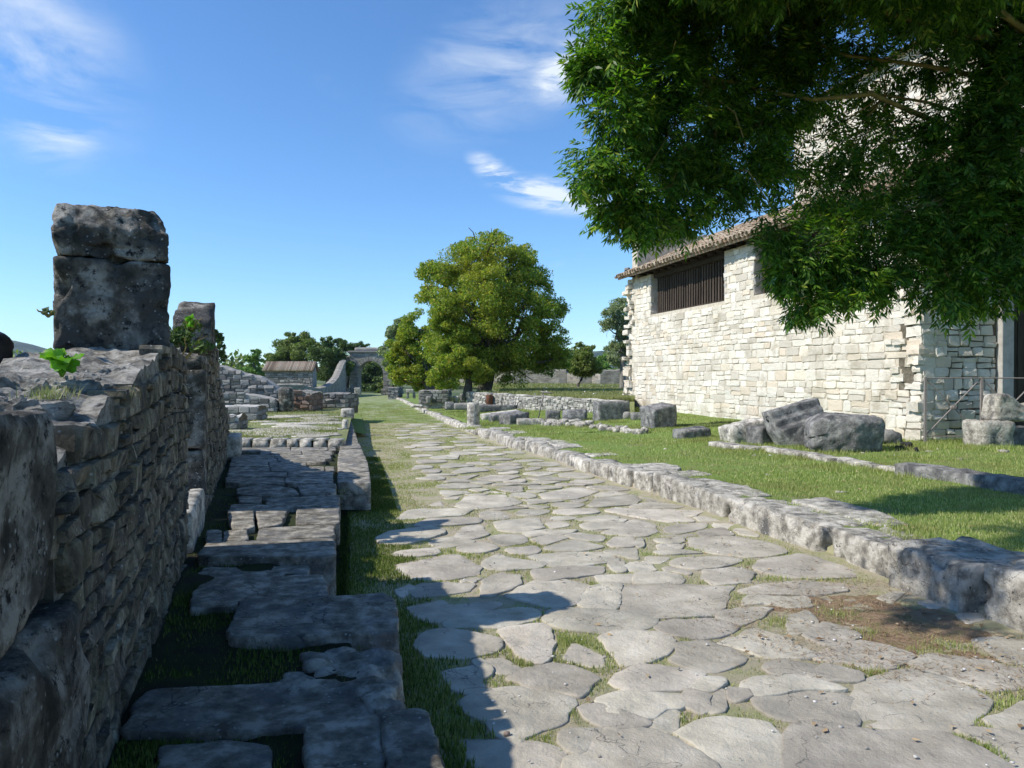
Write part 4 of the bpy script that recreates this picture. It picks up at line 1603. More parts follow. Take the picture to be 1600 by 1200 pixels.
# spandrel: masonry above the ring, built as a plate with the arch cut out
vs = []
N_ = 24
for y in (AD + .02, AD + TH - .02):
    for i in range(N_ + 1):
        a = math.pi * i / N_
        vs.append((cx_ + (rad + .6) * math.cos(a), y, zsp + (rad + .6) * math.sin(a)))
        ex = cx_ + (rad + .6) * 1.0 * math.cos(a)
        xx = xo1 + (xo0 - xo1) * i / N_
        vs.append((xx, y, ztop))
    vs.append((xo1, y, zsp)); vs.append((xo0, y, zsp))
fs = []
K = 2 * (N_ + 1) + 2
for s_ in (0, 1):
    o_ = s_ * K
    for i in range(N_):
        fs.append((o_ + 2 * i, o_ + 2 * i + 1, o_ + 2 * i + 3, o_ + 2 * i + 2))
    fs.append((o_, o_ + 2 * (N_ + 1), o_ + 1)); fs.append((o_ + 2 * N_, o_ + 2 * N_ + 1, o_ + 2 * N_ + 3))
for i in range(N_): fs.append((2 * i + 1, K + 2 * i + 1, K + 2 * i + 3, 2 * i + 3))
fs.append((1, K + 1, K + 2 * (N_ + 1), 2 * (N_ + 1))); fs.append((2 * N_ + 1, 2 * N_ + 3, K + 2 * N_ + 3, K + 2 * N_ + 1))
build('spandrel', vs, fs, 'farwall', arch)
box('cornice', ((xo0 + xo1) / 2, AD + TH / 2, ztop + .12), (xo1 - xo0 + .3, TH + .4, .26), 'whiterubble', arch, bev=.06)
rock('attic_masonry', ((xo0 + xo1) / 2 + .2, AD + TH / 2, ztop + .48), (xo1 - xo0 - .7, TH * .7, .55), (0, 0, 0), 'greyrubble', arch, rnd_=.3, amp=.12, seed=77, res=.3, maxn=20, lowf=1)
courses(xo0 - .2, xo0 + .9, ab - .4, ab + 1.0, AD - .9, .8, .5, arch, 'plinth_stone')
courses(xr + .1, xr + 2.4, ab - .4, ab + .9, AD - 2.2, .9, .45, arch, 'plinth_stone')
rock('broken_buttress', (xo0 - .75, AD + .9, (ab + Az(556)) / 2 - .2), (1.3, 2.0, Az(556) - ab + .3), (0, .12, 0), 'farwall', arch, rnd_=.25, amp=.22, seed=78, res=.3, maxn=22, lowf=.9, taper=(.6, .8))
rock('broken_buttress', (xo1 + .5, AD + .9, ab + 1.7), (1.6, 2.0, 4.0), (0, -.2, 0), 'farwall', arch, rnd_=.25, amp=.22, seed=79, res=.3, maxn=22, lowf=.9, taper=(.4, .8))

# ================================================================== SMALL HUT
hut = empty('stone_hut', at(455, 603, 74), 'small stone hut with a reddish tiled roof beyond the forecourt', 'hut')
HD = 74.0
hx0, hx1 = (414 - 800) / F * HD, (489.5 - 800) / F * HD
hz0, hz1 = EYE + (HOR - 606) / F * HD, EYE + (HOR - 578.5) / F * HD
HW = 4.2
sk = Vector((-.17, 1, 0)).normalized()
hq = [Vector((hx0, HD, 0)), Vector((hx1, HD - .2, 0)), Vector((hx1, HD - .2, 0)) + sk * HW, Vector((hx0, HD, 0)) + sk * HW]
zr = EYE + (HOR - 566) / F * (HD + 3)
ns = Vector((0, -1, 0))
wf = build('wall', [tuple(hq[0] + UP * hz0), tuple(hq[1] + UP * hz0), tuple(hq[1] + UP * hz1), tuple(hq[0] + UP * hz1)], [(0, 1, 2, 3)], 'core', hut)
rubble(wf, hq[0], hq[1], Vector((0, -1, 0)), lambda s: hz0, lambda s: hz1, (.16, .3), (.25, .6), .03, 'greyrubble', 0, 61, gap=.03)
wr = build('wall', [tuple(hq[1] + UP * hz0), tuple(hq[2] + UP * hz0), tuple(hq[2] + UP * hz1), tuple((hq[1] + hq[2]) / 2 + UP * zr), tuple(hq[1] + UP * hz1)], [(0, 1, 2, 3, 4)], 'greyrubble', hut)
wl_ = build('wall', [tuple(hq[3] + UP * hz0), tuple(hq[0] + UP * hz0), tuple(hq[0] + UP * hz1), tuple((hq[0] + hq[3]) / 2 + UP * zr), tuple(hq[3] + UP * hz1)], [(0, 1, 2, 3, 4)], 'greyrubble', hut)
wb_ = build('wall', [tuple(hq[2] + UP * hz0), tuple(hq[3] + UP * hz0), tuple(hq[3] + UP * hz1), tuple(hq[2] + UP * hz1)], [(0, 1, 2, 3)], 'greyrubble', hut)
for i, (a, b) in enumerate(((.48, .12), (.49, -.1))):
    pass
ea, eb = hq[0] + Vector((-.2, -.25, hz1 - .02)), hq[1] + Vector((.2, -.25, hz1 - .02))
ra, rb = (hq[0] + hq[3]) / 2 + Vector((-.2, 0, zr)), (hq[1] + hq[2]) / 2 + Vector((.2, 0, zr))
ga, gb = hq[3] + Vector((-.2, .25, hz1 - .02)), hq[2] + Vector((.2, .25, hz1 - .02))
NT = 30
VF = []
for (A_, B_, C_, D_) in ((ea, eb, ra, rb), (gb, ga, rb, ra)):
    for i in range(NT):
        for r_ in range(1):
            p0 = A_.lerp(B_, (i + .5) / NT); p1 = C_.lerp(D_, (i + .5) / NT)
            vs, fs = tube_vf([p0, p1], [.115, .10], 6)
            VF.append((vs, fs))
hr = build('roof', [tuple(v) for v in (ea, eb, rb, ra, ga, gb)], [(0, 1, 2, 3), (3, 2, 5, 4)], 'tile', hut)
V, Fs = join_vf(VF)
build('tile_row', V, Fs, 'tile', hr, True)['kind'] = 'stuff'

# ================================================================== THE BUILDING
BV0, BV1 = 12.36, 26.55               # along the street
BU = 11.88
BN = -SNV
bxy = lambda u, v: Vector((*uv2xy(u, v), 0))
EAVE = 5.42
b0 = bxy(BU, BV0); b1 = bxy(BU, BV1)
BL = BV1 - BV0
house = empty('stone_building', bxy(BU + 2, (BV0 + BV1) / 2) + UP * .2, 'pale rubble stone building with barred openings under a tiled lean-to roof', 'building')
sv = lambda px: None


def s_px(px):      # distance along the long wall (from near corner) of a photo column
    k = (px - 800) / F
    # X - kY = 0 on the wall line
    t = (k * b0.y - b0.x) / ((b1.x - b0.x) - k * (b1.y - b0.y))
    return t * BL


OPEN = [(s_px(1131), s_px(1016), 3.93, 5.24), (s_px(1330), s_px(1177), 3.90, 5.24)]


def skip_open(a, b, z0, z1):
    for (o0, o1, za, zb_) in OPEN:
        if b > o0 + .08 and a < o1 - .08 and z1 > za + .06: return True
    return False


base_z = lambda s: .10 + .0125 * s
lw = wall_box('wall', b0, b1, BN, .6, (-.2, .1), 3.90, 'mortar', house, inset=.01)
rubble(lw, b0, b1, BN, lambda s: base_z(s), lambda s: EAVE - .02, (.12, .31), (.16, .60), .013, 'cream', 250, 71, skip=lambda a, b, z0, z1: skip_open(a, b, z0, z1) or (b < .75 and a > 0 and 1 < z0), gap=.010, irregular=.03)
# solid parts between the openings
segs = [(0, OPEN[1][0]), (OPEN[1][1], OPEN[0][0]), (OPEN[0][1], BL)]
e = (b1 - b0) / BL
for a, b in segs:
    wall_box('pier', b0 + e * a, b0 + e * b, BN, .6, 3.9, EAVE - .03, 'mortar', lw, inset=.01)
    for s_ in (a, b):
        if .1 < s_ < BL - .1:
            sg = 1 if s_ == b else -1
            rubble(lw, b0 + e * s_ - BN * .0, b0 + e * s_ - BN * .6, e * sg, lambda s: 3.92, lambda s: EAVE - .05, (.25, .5), (.3, .6), .015, 'jamb', 0, 72, gap=.01)
# near corner, where facing stones have fallen: stones set at odd depths
rc = random.Random(4)
z = .15
while z < 5.3:
    h = rc.uniform(.13, .26)
    s = 0.0
    out_ = rc.uniform(-.12, .10)
    while s < .78:
        w = rc.uniform(.22, .45)
        dd = rc.uniform(-.26, .06) if s > .22 else rc.uniform(-.04, .06)
        if rc.random() < .88:
            c = b0 + e * (s + w / 2 - .03) + BN * (dd - .12) + UP * (z + h / 2)
            rock('stone', c, (w - .02, .34, h - .03), (rc.uniform(-.06, .06), rc.uniform(-.05, .05), math.atan2(e.y, e.x)), 'cream', lw, rnd_=.04, amp=.02, smooth=False, rough=1, seed=int(z * 90 + s * 7), res=.09, maxn=5, lowf=5)
        s += w
    z += h
# far corner: broken toothing seen against the meadow
z = .3
while z < 5.35:
    h = rc.uniform(.14, .27)
    for k in range(2):
        c = b1 + e * (rc.uniform(-.10, .16) + k * .32 - .05) + BN * rc.uniform(-.32, -.02) + UP * (z + h / 2 + rc.uniform(-.04, .04) * k)
        rock('stone', c, (rc.uniform(.3, .5), rc.uniform(.35, .5), h - .02), (rc.uniform(-.08, .08), rc.uniform(-.06, .06), math.atan2(e.y, e.x) + rc.uniform(-.2, .2)), 'cream', lw, rnd_=.05, amp=.03, smooth=False, rough=1, seed=int(z * 77) + k, res=.1, maxn=5, lowf=5)
    z += h
farw = wall_box('wall', b1, bxy(BU + 7.8, BV1), SD, .5, 0, EAVE + 1.7, 'mortar', house)
# sill, lintel beam, bars
for (o0, o1, za, zb_) in OPEN:
    L_ = o1 - o0
    c = b0 + e * ((o0 + o1) / 2) - BN * .28
    gr = box('barred_opening', c + UP * (zb_ + .06), (L_, .30, .13), 'wood', house, rotz=math.atan2(e.y, e.x))
    box('rail', c + UP * (za + .035) - BN * .0, (L_ - .02, .05, .05), 'wood', gr, rotz=math.atan2(e.y, e.x))
    nb = int(L_ / .165)
    bm_me = None
    for i in range(nb):
        p = b0 + e * (o0 + (i + .5) * L_ / nb) - BN * .28 + UP * ((za + zb_) / 2)
        if bm_me is None:
            o = box('bar', p, (.085, .03, zb_ - za - .02), 'wood', gr, rotz=math.atan2(e.y, e.x))
            bm_me = o.data
        else:
            o = link('bar', bm_me, p, gr)
# room behind
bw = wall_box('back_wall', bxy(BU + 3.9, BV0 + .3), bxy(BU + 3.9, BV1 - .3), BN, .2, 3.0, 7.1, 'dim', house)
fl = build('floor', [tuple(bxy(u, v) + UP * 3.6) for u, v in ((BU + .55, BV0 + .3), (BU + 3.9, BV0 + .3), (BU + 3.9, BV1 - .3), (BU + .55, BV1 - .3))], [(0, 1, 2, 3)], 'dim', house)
# near end wall with a door
e2 = SNV.copy()
DT0, DT1 = 2.22, 3.75
endz = lambda s: EAVE + .0 + min(s, 4.2) * .44
wa = wall_box('wall', bxy(BU, BV0), bxy(BU + DT0 - .32, BV0), -SD, .6, -.2, (EAVE, EAVE + .8), 'core', house, inset=.01)
wb = wall_box('wall', bxy(BU + DT1 + .32, BV0), bxy(BU + 9.5, BV0), -SD, .6, -.2, 9, 'core', house, inset=.01)
wc = wall_box('wall', bxy(BU + DT0 - .32, BV0), bxy(BU + DT1 + .32, BV0), -SD, .6, 4.2, (EAVE + .8, EAVE + 1.8), 'core', house, inset=.01)
rubble(wa, bxy(BU, BV0), bxy(BU + DT0 - .34, BV0), -SD, lambda s: .10, lambda s: EAVE + s * .42, (.17, .26), (.22, .42), .02, 'cream', 110, 81, gap=.014)
rubble(wb, bxy(BU + DT1 + .34, BV0), bxy(BU + 9.5, BV0), -SD, lambda s: .10, lambda s: 8.8, (.17, .30), (.22, .5), .02, 'cream', 0, 82, gap=.014)
rubble(wc, bxy(BU + DT0 - .32, BV0), bxy(BU + DT1 + .32, BV0), -SD, lambda s: 4.25, lambda s: EAVE + 1, (.17, .30), (.22, .5), .02, 'cream', 0, 83, gap=.014)
door = box('door', bxy(BU + (DT0 + DT1) / 2, BV0 + .42) + UP * 2.0, (DT1 - DT0, .06, 4.0), 'wood', house, rotz=math.atan2(e2.y, e2.x))
for k in range(7):
    box('plank', bxy(BU + DT0 + (k + .5) * (DT1 - DT0) / 7, BV0 + .375) + UP * 2.0, ((DT1 - DT0) / 7 - .02, .03, 3.96), 'wood', door, rotz=math.atan2(e2.y, e2.x))
for t in (DT0 - .16, DT1 + .16):
    box('door_jamb', bxy(BU + t, BV0 + .17) + UP * 2.0, (.31, .62, 4.0), 'jamb', house, rotz=math.atan2(e2.y, e2.x), bev=.012)
box('lintel', bxy(BU + (DT0 + DT1) / 2, BV0 + .10) + UP * 4.09, (DT1 - DT0 + 1.1, .72, .26), 'jamb', house, rotz=math.atan2(e2.y, e2.x), bev=.015)
# tall upper storey
tv1 = None
TU = BU + 4.05
p = Vector((440 / F, 1, 0))
kk = 440 / F
tA = bxy(TU, 0); tB = bxy(TU, 10)
tt = (kk * tA.y - tA.x) / ((tB.x - tA.x) - kk * (tB.y - tA.y)) * 10
TV1 = tt
TZ = 10.7
tw = wall_box('tall_wall', bxy(TU, 8), bxy(TU, TV1), BN, .7, 5.3, TZ, 'mortar', house, inset=.01)
rubble(tw, bxy(TU, 8), bxy(TU, TV1), BN, lambda s: 5.5, lambda s: TZ, (.18, .34), (.25, .65), .022, 'cream', 0, 91, gap=.014)
wall_box('tall_wall', bxy(TU, TV1), bxy(TU + 7, TV1), SD, .6, 3, TZ, 'mortar', house)
wall_box('tall_wall', bxy(TU, 8), bxy(TU + 7, 8), -SD, .6, 8.6, TZ, 'mortar', house)
# upper roof
ur = build('upper_roof', [tuple(bxy(u, v) + UP * z_) for u, v, z_ in ((TU - .35, 7.7, TZ - .05), (TU - .35, TV1 + .3, TZ - .05), (TU + 3.6, TV1 + .3, TZ + 1.5), (TU + 3.6, 7.7, TZ + 1.5), (TU + 7.5, 7.7, TZ - .05), (TU + 7.5, TV1 + .3, TZ - .05))],
           [(0, 1, 2, 3), (3, 2, 5, 4)], 'tile', house)
build('gable', [tuple(bxy(u, TV1 - .02) + UP * z_) for u, z_ in ((TU, TZ - .02), (TU + 7, TZ - .02), (TU + 3.6, TZ + 1.45))], [(0, 1, 2)], 'mortar', house)

# lean-to roof with barrel tiles
PIT = math.radians(23.5)
RW = 4.05 + .42
rdir = SNV * math.cos(PIT) + UP * math.sin(PIT)       # up the slope
rup = -SNV * math.sin(PIT) + UP * math.cos(PIT)
eave0 = bxy(BU - .42, BV0 - .3) + UP * (EAVE - .02)
RS = RW / math.cos(PIT)
q = [eave0, eave0 + SD * (BL + .65), eave0 + SD * (BL + .65) + rdir * RS, eave0 + rdir * RS]
vs = [tuple(a) for a in q] + [tuple(a + rup * .08) for a in q]
roof = build('roof', vs, [(3, 2, 1, 0), (4, 5, 6, 7), (0, 1, 5, 4), (1, 2, 6, 5), (2, 3, 7, 6), (3, 0, 4, 7)], 'tile', house)
# rafters under the eave
for k in range(26):
    p = eave0 + SD * (.3 + k * (BL / 25.5)) + rdir * .35 - rup * .05
    box('rafter', p, (.07, .6, .09), 'wood', roof, rotz=math.atan2(SNV.y, SNV.x) - math.pi / 2)


def tile_mesh(cover):
    vs, fs = [], []
    L_, r0, r1 = .46, .095, .075
    seg = 6
    for (y, r_) in ((0, r0), (L_, r1)):
        for t in (0, .014):
            for i in range(seg + 1):
                a = math.pi * i / seg
                rr_ = r_ - t
                vs.append((rr_ * math.cos(a), y, (rr_ * math.sin(a)) * (1 if cover else -1) + (0.02 if cover else .085)))
    n = seg + 1
    for i in range(seg):
        fs.append((i, i + 1, 2 * n + i + 1, 2 * n + i))
        fs.append((n + i + 1, n + i, 3 * n + i, 3 * n + i + 1))
        fs.append((i + 1, i, n + i, n + i + 1))
    fs.append((0, n, 3 * n, 2 * n)); fs.append((n - 1, 3 * n - 1, 4 * n - 1, 2 * n + n - 1)[:4])
    me = bpy.data.meshes.new('tile')
    me.from_pydata(vs, [], fs)
    me.materials.append(MAT['tile'])
    me.polygons.foreach_set('use_smooth', [True] * len(me.polygons))
    return me


TC, TP = tile_mesh(True), tile_mesh(False)
ncol = int((BL + .65) / .215)
nrow = 12
ax = Matrix((SD, rdir, rup)).transposed()
ax = Matrix((-SD, rdir, rup)).transposed() if ax.determinant() < 0 else ax
cnt = 0
restV, restF = [], []
rt = random.Random(9)
for row in range(nrow):
    for c_ in range(ncol):
        for kind_, me in ((0, TC), (1, TP)):
            p = eave0 + SD * ((c_ + .5 + (0 if kind_ == 0 else .5)) * .215) + rdir * (row * .385 - .07 + rt.uniform(-.025, .025)) + rup * (.10 + (.025 if kind_ == 0 else 0) + rt.uniform(-.006, .012))
            m = Matrix.Rotation(rt.uniform(-.05, .05), 3, rup) @ ax @ Matrix.Rotation(-.05, 3, 'X')
            if row < 3 and cnt < 300 and (kind_ == 0 or row == 0):
                o = link('tile', me, p, roof)
                o.rotation_euler = m.to_euler()
                cnt += 1
            elif kind_ == 0 or row == 0:
                a = np.array([v.co for v in me.vertices]) @ np.array(m).T + np.array(p)
                b_ = len(restV)
                restV.extend(a.tolist())
                restF.extend(tuple(i + b_ for i in f.vertices) for f in me.polygons)
o = build('upper_tiles', restV, restF, 'tile', roof, True)
o['kind'] = 'stuff'
# loose stones holding the verge tiles
for k in range(9):
    p = eave0 + SD * (BL + .4 - rt.uniform(0, .4)) + rdir * (.4 + k * .45) + rup * .26
    rock('roof_stone', p, (rt.uniform(.2, .35), rt.uniform(.2, .3), rt.uniform(.08, .14)), (0, .1, rt.random() * 3), 'boulder', roof, rnd_=.25, amp=.02, seed=k, res=.1, maxn=4)

# ================================================================== RETAINING WALL, COLUMN, FALLEN STONES ON THE RIGHT
ret = empty('retaining_wall', (WA + WB) / 2, 'white rubble retaining wall holding up the meadow beside the pale building', 'wall')
ra_, rb_ = Vector((WA.x, WA.y, .3)), Vector((WB.x, WB.y, .3))
dd = (rb_ - ra_).normalized()
nn = Vector((dd.y, -dd.x, 0))
if nn.y > 0: nn = -nn
rubble(ret, (WB.x, WB.y), (WA.x, WA.y), nn, lambda s: .12, lambda s: .77 + .009 * s, (.09, .17), (.10, .28), .03, 'whiterubble', 240, 101, gap=.014, irregular=.4)
wall_box('core', (WB.x, WB.y), (WA.x, WA.y), nn, .5, .0, (.76, .86), 'whiterubble', ret, inset=.01)
rubble(ret, (WB.x - nn.x * .55, WB.y - nn.y * .55), (WB.x, WB.y), dd, lambda s: .12, lambda s: .77, (.1, .17), (.14, .28), .03, 'whiterubble', 20, 105, gap=.014)
ee = (Vector((WA.x, WA.y, 0)) - Vector((WB.x, WB.y, 0)))
for k in range(34):
    t = (k + .5) / 34
    p = Vector((WB.x, WB.y, 0)) + ee * t - nn * .2 + UP * (.775 + .10 * t)
    rock('coping_stone', p, (ee.length / 34 - .02, .42, .09 + .03 * math.sin(k * 5)), (0, 0, math.atan2(ee.y, ee.x)), 'whiterubble', ret, rnd_=.3, amp=.02, seed=k, res=.15, maxn=4, lowf=4)


def grd(px, py):   # lawn point under a pixel
    z = .4
    for _ in range(8):
        p = on(px, py, z)
        z = lawn_z(p.x, p.y) if p.y < 34 else lawn_z(p.x, 34)
    return on(px, py, z)


def rpx(label, x0, x1, yt, yb, depth, mat='boulder', rz=0.0, tilt=(0, 0), cat='stone block', sink=.05, hscale=1.0, **kw):
    p = grd((x0 + x1) / 2, yb)
    D = p.y
    w = (x1 - x0) / F * D; h = (yb - yt) / F * D * hscale + sink
    bk = depth * kw.pop('back', .5)
    c = Vector((p.x * (1 + bk / p.y), p.y + bk, p.z - sink + h / 2))
    w *= 1 + bk / p.y
    h *= 1 + .6 * bk / p.y
    kw.setdefault('res', .07); kw.setdefault('maxn', 14); kw.setdefault('amp', .025); kw.setdefault('rnd_', .08)
    o = rock(kw.pop('name', 'stone_block'), c, (w, depth, h), (tilt[0], tilt[1], rz), mat, None, seed=int(x0), **kw)
    return meta(o, label, cat)


# column drum
p = grd(739, 667)
cr, chh = 10.2 / F * p.y, 37.5 / F * p.y
vs, fs = [], []
SEG = 32
for i, (zz, r_) in enumerate([(-.06, 1.02), (0, 1.02), (.04, 1.0), (.15, .985), (.35, .98), (.6, .975), (.8, .96), (.93, .955), (.985, .93), (1.0, .86)]):
    for k in range(SEG):
        a = 2 * math.pi * k / SEG
        rr_ = cr * r_ * (1 + .03 * mn.noise(Vector((math.cos(a) * 2, math.sin(a) * 2, zz * 4))) + .015 * mn.noise(Vector((math.cos(a) * 7, math.sin(a) * 7, zz * 14))))
        vs.append((p.x + rr_ * math.cos(a), p.y + cr + rr_ * math.sin(a), p.z + chh * zz + (.012 * mn.noise(Vector((math.cos(a) * 2, math.sin(a) * 2, 5))) if i > 7 else 0)))
for i in range(9):
    for k in range(SEG):
        j = (k + 1) % SEG
        fs.append((i * SEG + k, i * SEG + j, (i + 1) * SEG + j, (i + 1) * SEG + k))
fs.append(tuple(range(9 * SEG, 10 * SEG)))
colm = build('column_stump', vs, fs, 'kerb', None, True, base=True)
meta(colm, 'short round column stump of pale stone standing on the kerb edge of the lawn', 'column')

rpx('long flat block just behind the column stump, half hidden by it', 742, 806, 633, 642, .5, rz=.15)
rpx('long pale beam block lying second behind the column stump', 752, 812, 637, 654, .45, 'kerb', rz=.25, tilt=(.0, -.10), hscale=.6)
rpx('long darker beam block lying in front of the pale one', 765, 815, 640, 657, .5, rz=.3, tilt=(0, -.12), hscale=.7)
rpx('squared block with a slanting top, nearest of the row of beams', 786, 822, 643, 663, .75, 'boulder', rz=.5, tilt=(0, -.10), hscale=.85, rnd_=.05)
rpx('flat slab with a ragged edge lying left of the low stone strip', 808, 850, 655, 664, .55, 'kerb', rz=.1)
rpx('small squared grey block standing on the low stone strip', 853, 875, 642, 656, .35, 'boulder', rz=.1, rnd_=.05)
rpx('rounded block with a hollowed underside beside the small squared one', 878, 918, 640, 657, .5, 'boulder', rz=-.1, rnd_=.3)
rpx('largest squared block, standing before the end of the retaining wall', 929, 981, 627, 656, .55, 'boulder', rz=.25, rnd_=.03, amp=.015, back=.0)
rpx('small whitish lump of stone beside the largest squared block', 972, 986, 643, 655, .28, 'whiterubble', rnd_=.4)
rpx('dark low block between the whitish lump and the tilted cube', 986, 1003, 645, 656, .3, 'boulder')
# low strip of rubble along the lawn
for i in range(26):
    px = 850 + i * 6.3
    py = 665 + (0 if i < 7 else (i - 7) * .75) + 1.5 * math.sin(i * 2.2)
    p = grd(px, py)
    o = rock('kerb_rubble', (p.x, p.y + .1, p.z + .02), (.20 + .07 * math.sin(i * 3), .26, .17 + .06 * math.cos(i * 5)), (.1 * math.sin(i), .15 * math.cos(i * 2), .4 * math.sin(i * 4)), 'kerb', None, rnd_=.10, amp=.04, seed=i, res=.05, maxn=7, lowf=6)
    meta(o, 'one of the small pale stones edging the lawn in a low broken strip', 'stone', 'stones of the low strip along the lawn')
    if i < 12:
        q = grd(px + 2, py - 5)
        o = rock('kerb_rubble', (q.x, q.y + .1, q.z + .03), (.3, .3, .12), (0, 0, i * 2), 'kerb', None, rnd_=.28, amp=.025, seed=i + 90, res=.1, maxn=4, lowf=5)
        meta(o, 'one of the small pale stones edging the lawn in a low broken strip', 'stone', 'stones of the low strip along the lawn')
rpx('dark cube of stone leaning by the far corner of the building', 1006, 1052, 634, 669, .62, 'boulder', rz=.5, tilt=(.1, -.16), rnd_=.06, amp=.03)
rpx('flat grey slab lying in the grass in front of the long wall', 1056, 1106, 665, 686, .5, 'boulder', rz=.25, tilt=(.03, -.08), hscale=.75, rnd_=.05)
rpx('rough light speckled rock, leftmost of the big stones by the wall', 1130, 1200, 655, 692, .6, 'kerb', rz=.2, tilt=(0, -.22), rnd_=.12, amp=.04, hscale=.85)
rpx('small squared grey block between the two rough big stones', 1173, 1210, 667, 696, .42, 'boulder', rz=.45, rnd_=.04, amp=.012)


def cornice_def(p):
    # stepped moulding on the upper front side
    q = p.copy()
    zt = p[:, 2].max()
    st = (p[:, 2] > zt * .18) & (p[:, 1] < 0)
    q[:, 1] = np.where(st, q[:, 1] + .16, q[:, 1])
    st = (p[:, 2] > zt * .55) & (p[:, 1] < 0)
    q[:, 1] = np.where(st, q[:, 1] + .05, q[:, 1])
    q[:, 0] += np.where(p[:, 2] < 0, -.12 * np.sign(p[:, 0]) * np.minimum(1, -p[:, 2] * 3), 0) * .8
    return q


rpx('big moulded cornice block with a stepped edge, propped up steeply by the wall', 1206, 1290, 626, 697, .62, 'boulder', rz=.2, tilt=(-.10, -.26), rnd_=.03, amp=.012, deform=cornice_def, maxn=30, res=.035, hscale=.92, back=.3)


def bould_def(p):
    q = p.copy()
    k = np.clip((p[:, 0] - .1) / .6, 0, 1)
    q[:, 1] += k * .25 * (p[:, 1] < 0)
    q[:, 2] -= np.clip(-p[:, 0] - .3, 0, 1) * .35 * (p[:, 2] > 0)
    return q


rpx('largest dark boulder with a rounded back, lying before the building corner', 1264, 1376, 644, 706, .8, 'boulder', rz=-.2, tilt=(.04, .05), rnd_=.2, amp=.04, deform=bould_def, maxn=30, res=.04, lowf=2.4, hscale=.92, back=.3)
rpx('low dark rock tucked behind the largest boulder at the corner', 1370, 1402, 672, 694, .5, 'boulder', rz=.1, tilt=(0, .3), rnd_=.25, amp=.05)
# dressed border slabs in the grass
for i, (x0, y0, x1, y1, w) in enumerate([(1120, 697, 1192, 706, .34), (1194, 703, 1228, 711, .2), (1213, 706, 1266, 716, .32), (1266, 714, 1314, 725, .30), (1316, 722, 1362, 733, .32), (1364, 732, 1428, 742, .26)]):
    a, b = grd(x0, y0), grd(x1, y1)
    c = (a + b) / 2 + Vector((.0, w / 2, .015))
    o = rock('border_slab', c, ((b - a).length - .02, w, .13), (0, 0, math.atan2(b.y - a.y, b.x - a.x)), 'kerb', None, rnd_=.15, amp=.02, seed=200 + i, res=.06, maxn=14)
    meta(o, ['long ridged border slab, farthest left of the row in the grass', 'narrow sunken border slab, second from the left of the row', 'pale grooved border slab in front of the moulded block', 'pale border slab in front of the largest boulder',
             'short pale border slab, last sunlit one of the row', 'thin border slab half sunk in the grass next to the shaded beam'][i], 'slab')
a, b = grd(1425, 744), grd(1640, 778)
o = rock('stone_beam', (a + b) / 2 + Vector((0, .2, .05)), ((b - a).length, .42, .26), (0, 0, math.atan2(b.y - a.y, b.x - a.x)), 'boulder', None, rnd_=.12, amp=.035, seed=210, res=.07, maxn=26)
meta(o, 'long dark stone beam lying on the shaded lawn', 'stone beam')
for i, (px, py, w) in enumerate([(1405, 704, .14), (1420, 700, .17), (1432, 706, .10), (1412, 697, .12)]):
    p = grd(px, py)
    o = rock('charred_lump', (p.x, p.y, p.z + .04), (w, w * .8, w * .6), (i, i, i), 'char', None, rnd_=.3, amp=.03, seed=220 + i, res=.03, maxn=6, lowf=9)
    meta(o, ['black charred lump farthest left beside the fence post foot', 'largest black charred lump by the fence post', 'small black charred lump nearest the shaded beam', 'black charred lump closest to the building corner'][i], 'lump', 'charred lumps by the fence')
for i, (px, py, w) in enumerate([(1385, 701, .16), (1400, 712, .12), (1452, 706, .14), (1466, 702, .1), (1568, 706, .2), (1350, 708, .1), (1203, 712, .09), (1180, 712, .1), (866, 690, .1), (1200, 742, .12), (1040, 702, .12), (1056, 690, .18), (1315, 770, .16), (1500, 718, .15)]):
    p = grd(px, py)
    o = rock('loose_stone', (p.x, p.y, p.z + .002), (w * .8, w * .55, w * .3), (0, 0, i * 1.3), 'kerb', None, rnd_=.35, amp=.02, seed=240 + i, res=.05, maxn=5, lowf=6)
    meta(o, ['small pale stone just right of the largest boulder', 'small stone in the grass in front of the low rock at the corner', 'small stone at the foot of the first fence post', 'small stone inside the fence just right of its first post',
             'whitish stone lying before the rough squared block at the fence', 'small stone under the front of the largest boulder', 'small stone on the narrow sunken border slab', 'tiny stone on the left end of the border slab row',
             'small stone in front of the low broken strip of stones', 'pale stone alone in the lawn near the kerb, below the border slabs', 'small stone in front of the leaning dark cube', 'wider pale stone under the flat grey slab',
             'flat pale stone alone on the lawn nearest the kerb', 'small stone between the charred lumps and the shaded beam'][i], 'stone', 'small stones scattered on the lawn')
rpx('squared rough block standing behind the iron fence', 1517, 1572, 658, 699, .6, 'kerb', rz=.1, rnd_=.14, amp=.04)


def carve(p):
    q = p.copy()
    t = (p[:, 0] - p[:, 0].min()) / np.ptp(p[:, 0])
    q[:, 2] *= 1 - .45 * t
    q[:, 2] += .05 * np.sin(t * 9) * (p[:, 2] > 0)
    return q


p = grd(1600, 700)
o = rock('carved_block', (p.x + .22, p.y + .55, p.z + .66), (1.1, .45, .5), (0, .12, .1), 'kerb', None, rnd_=.14, amp=.025, seed=260, res=.05, maxn=20, deform=carve)
meta(o, 'pale carved block lying on top of the others behind the fence, tapering to the right', 'stone block')
rpx('dark low block under the carved one behind the fence', 1568, 1640, 668, 696, .5, 'boulder', rz=.05)

# ---- iron fence
def bar(name, a, b, r, parent, mat='iron', seg=6):
    return tube(name, [a, b], [r, r], mat, parent, seg=seg, smooth=False)


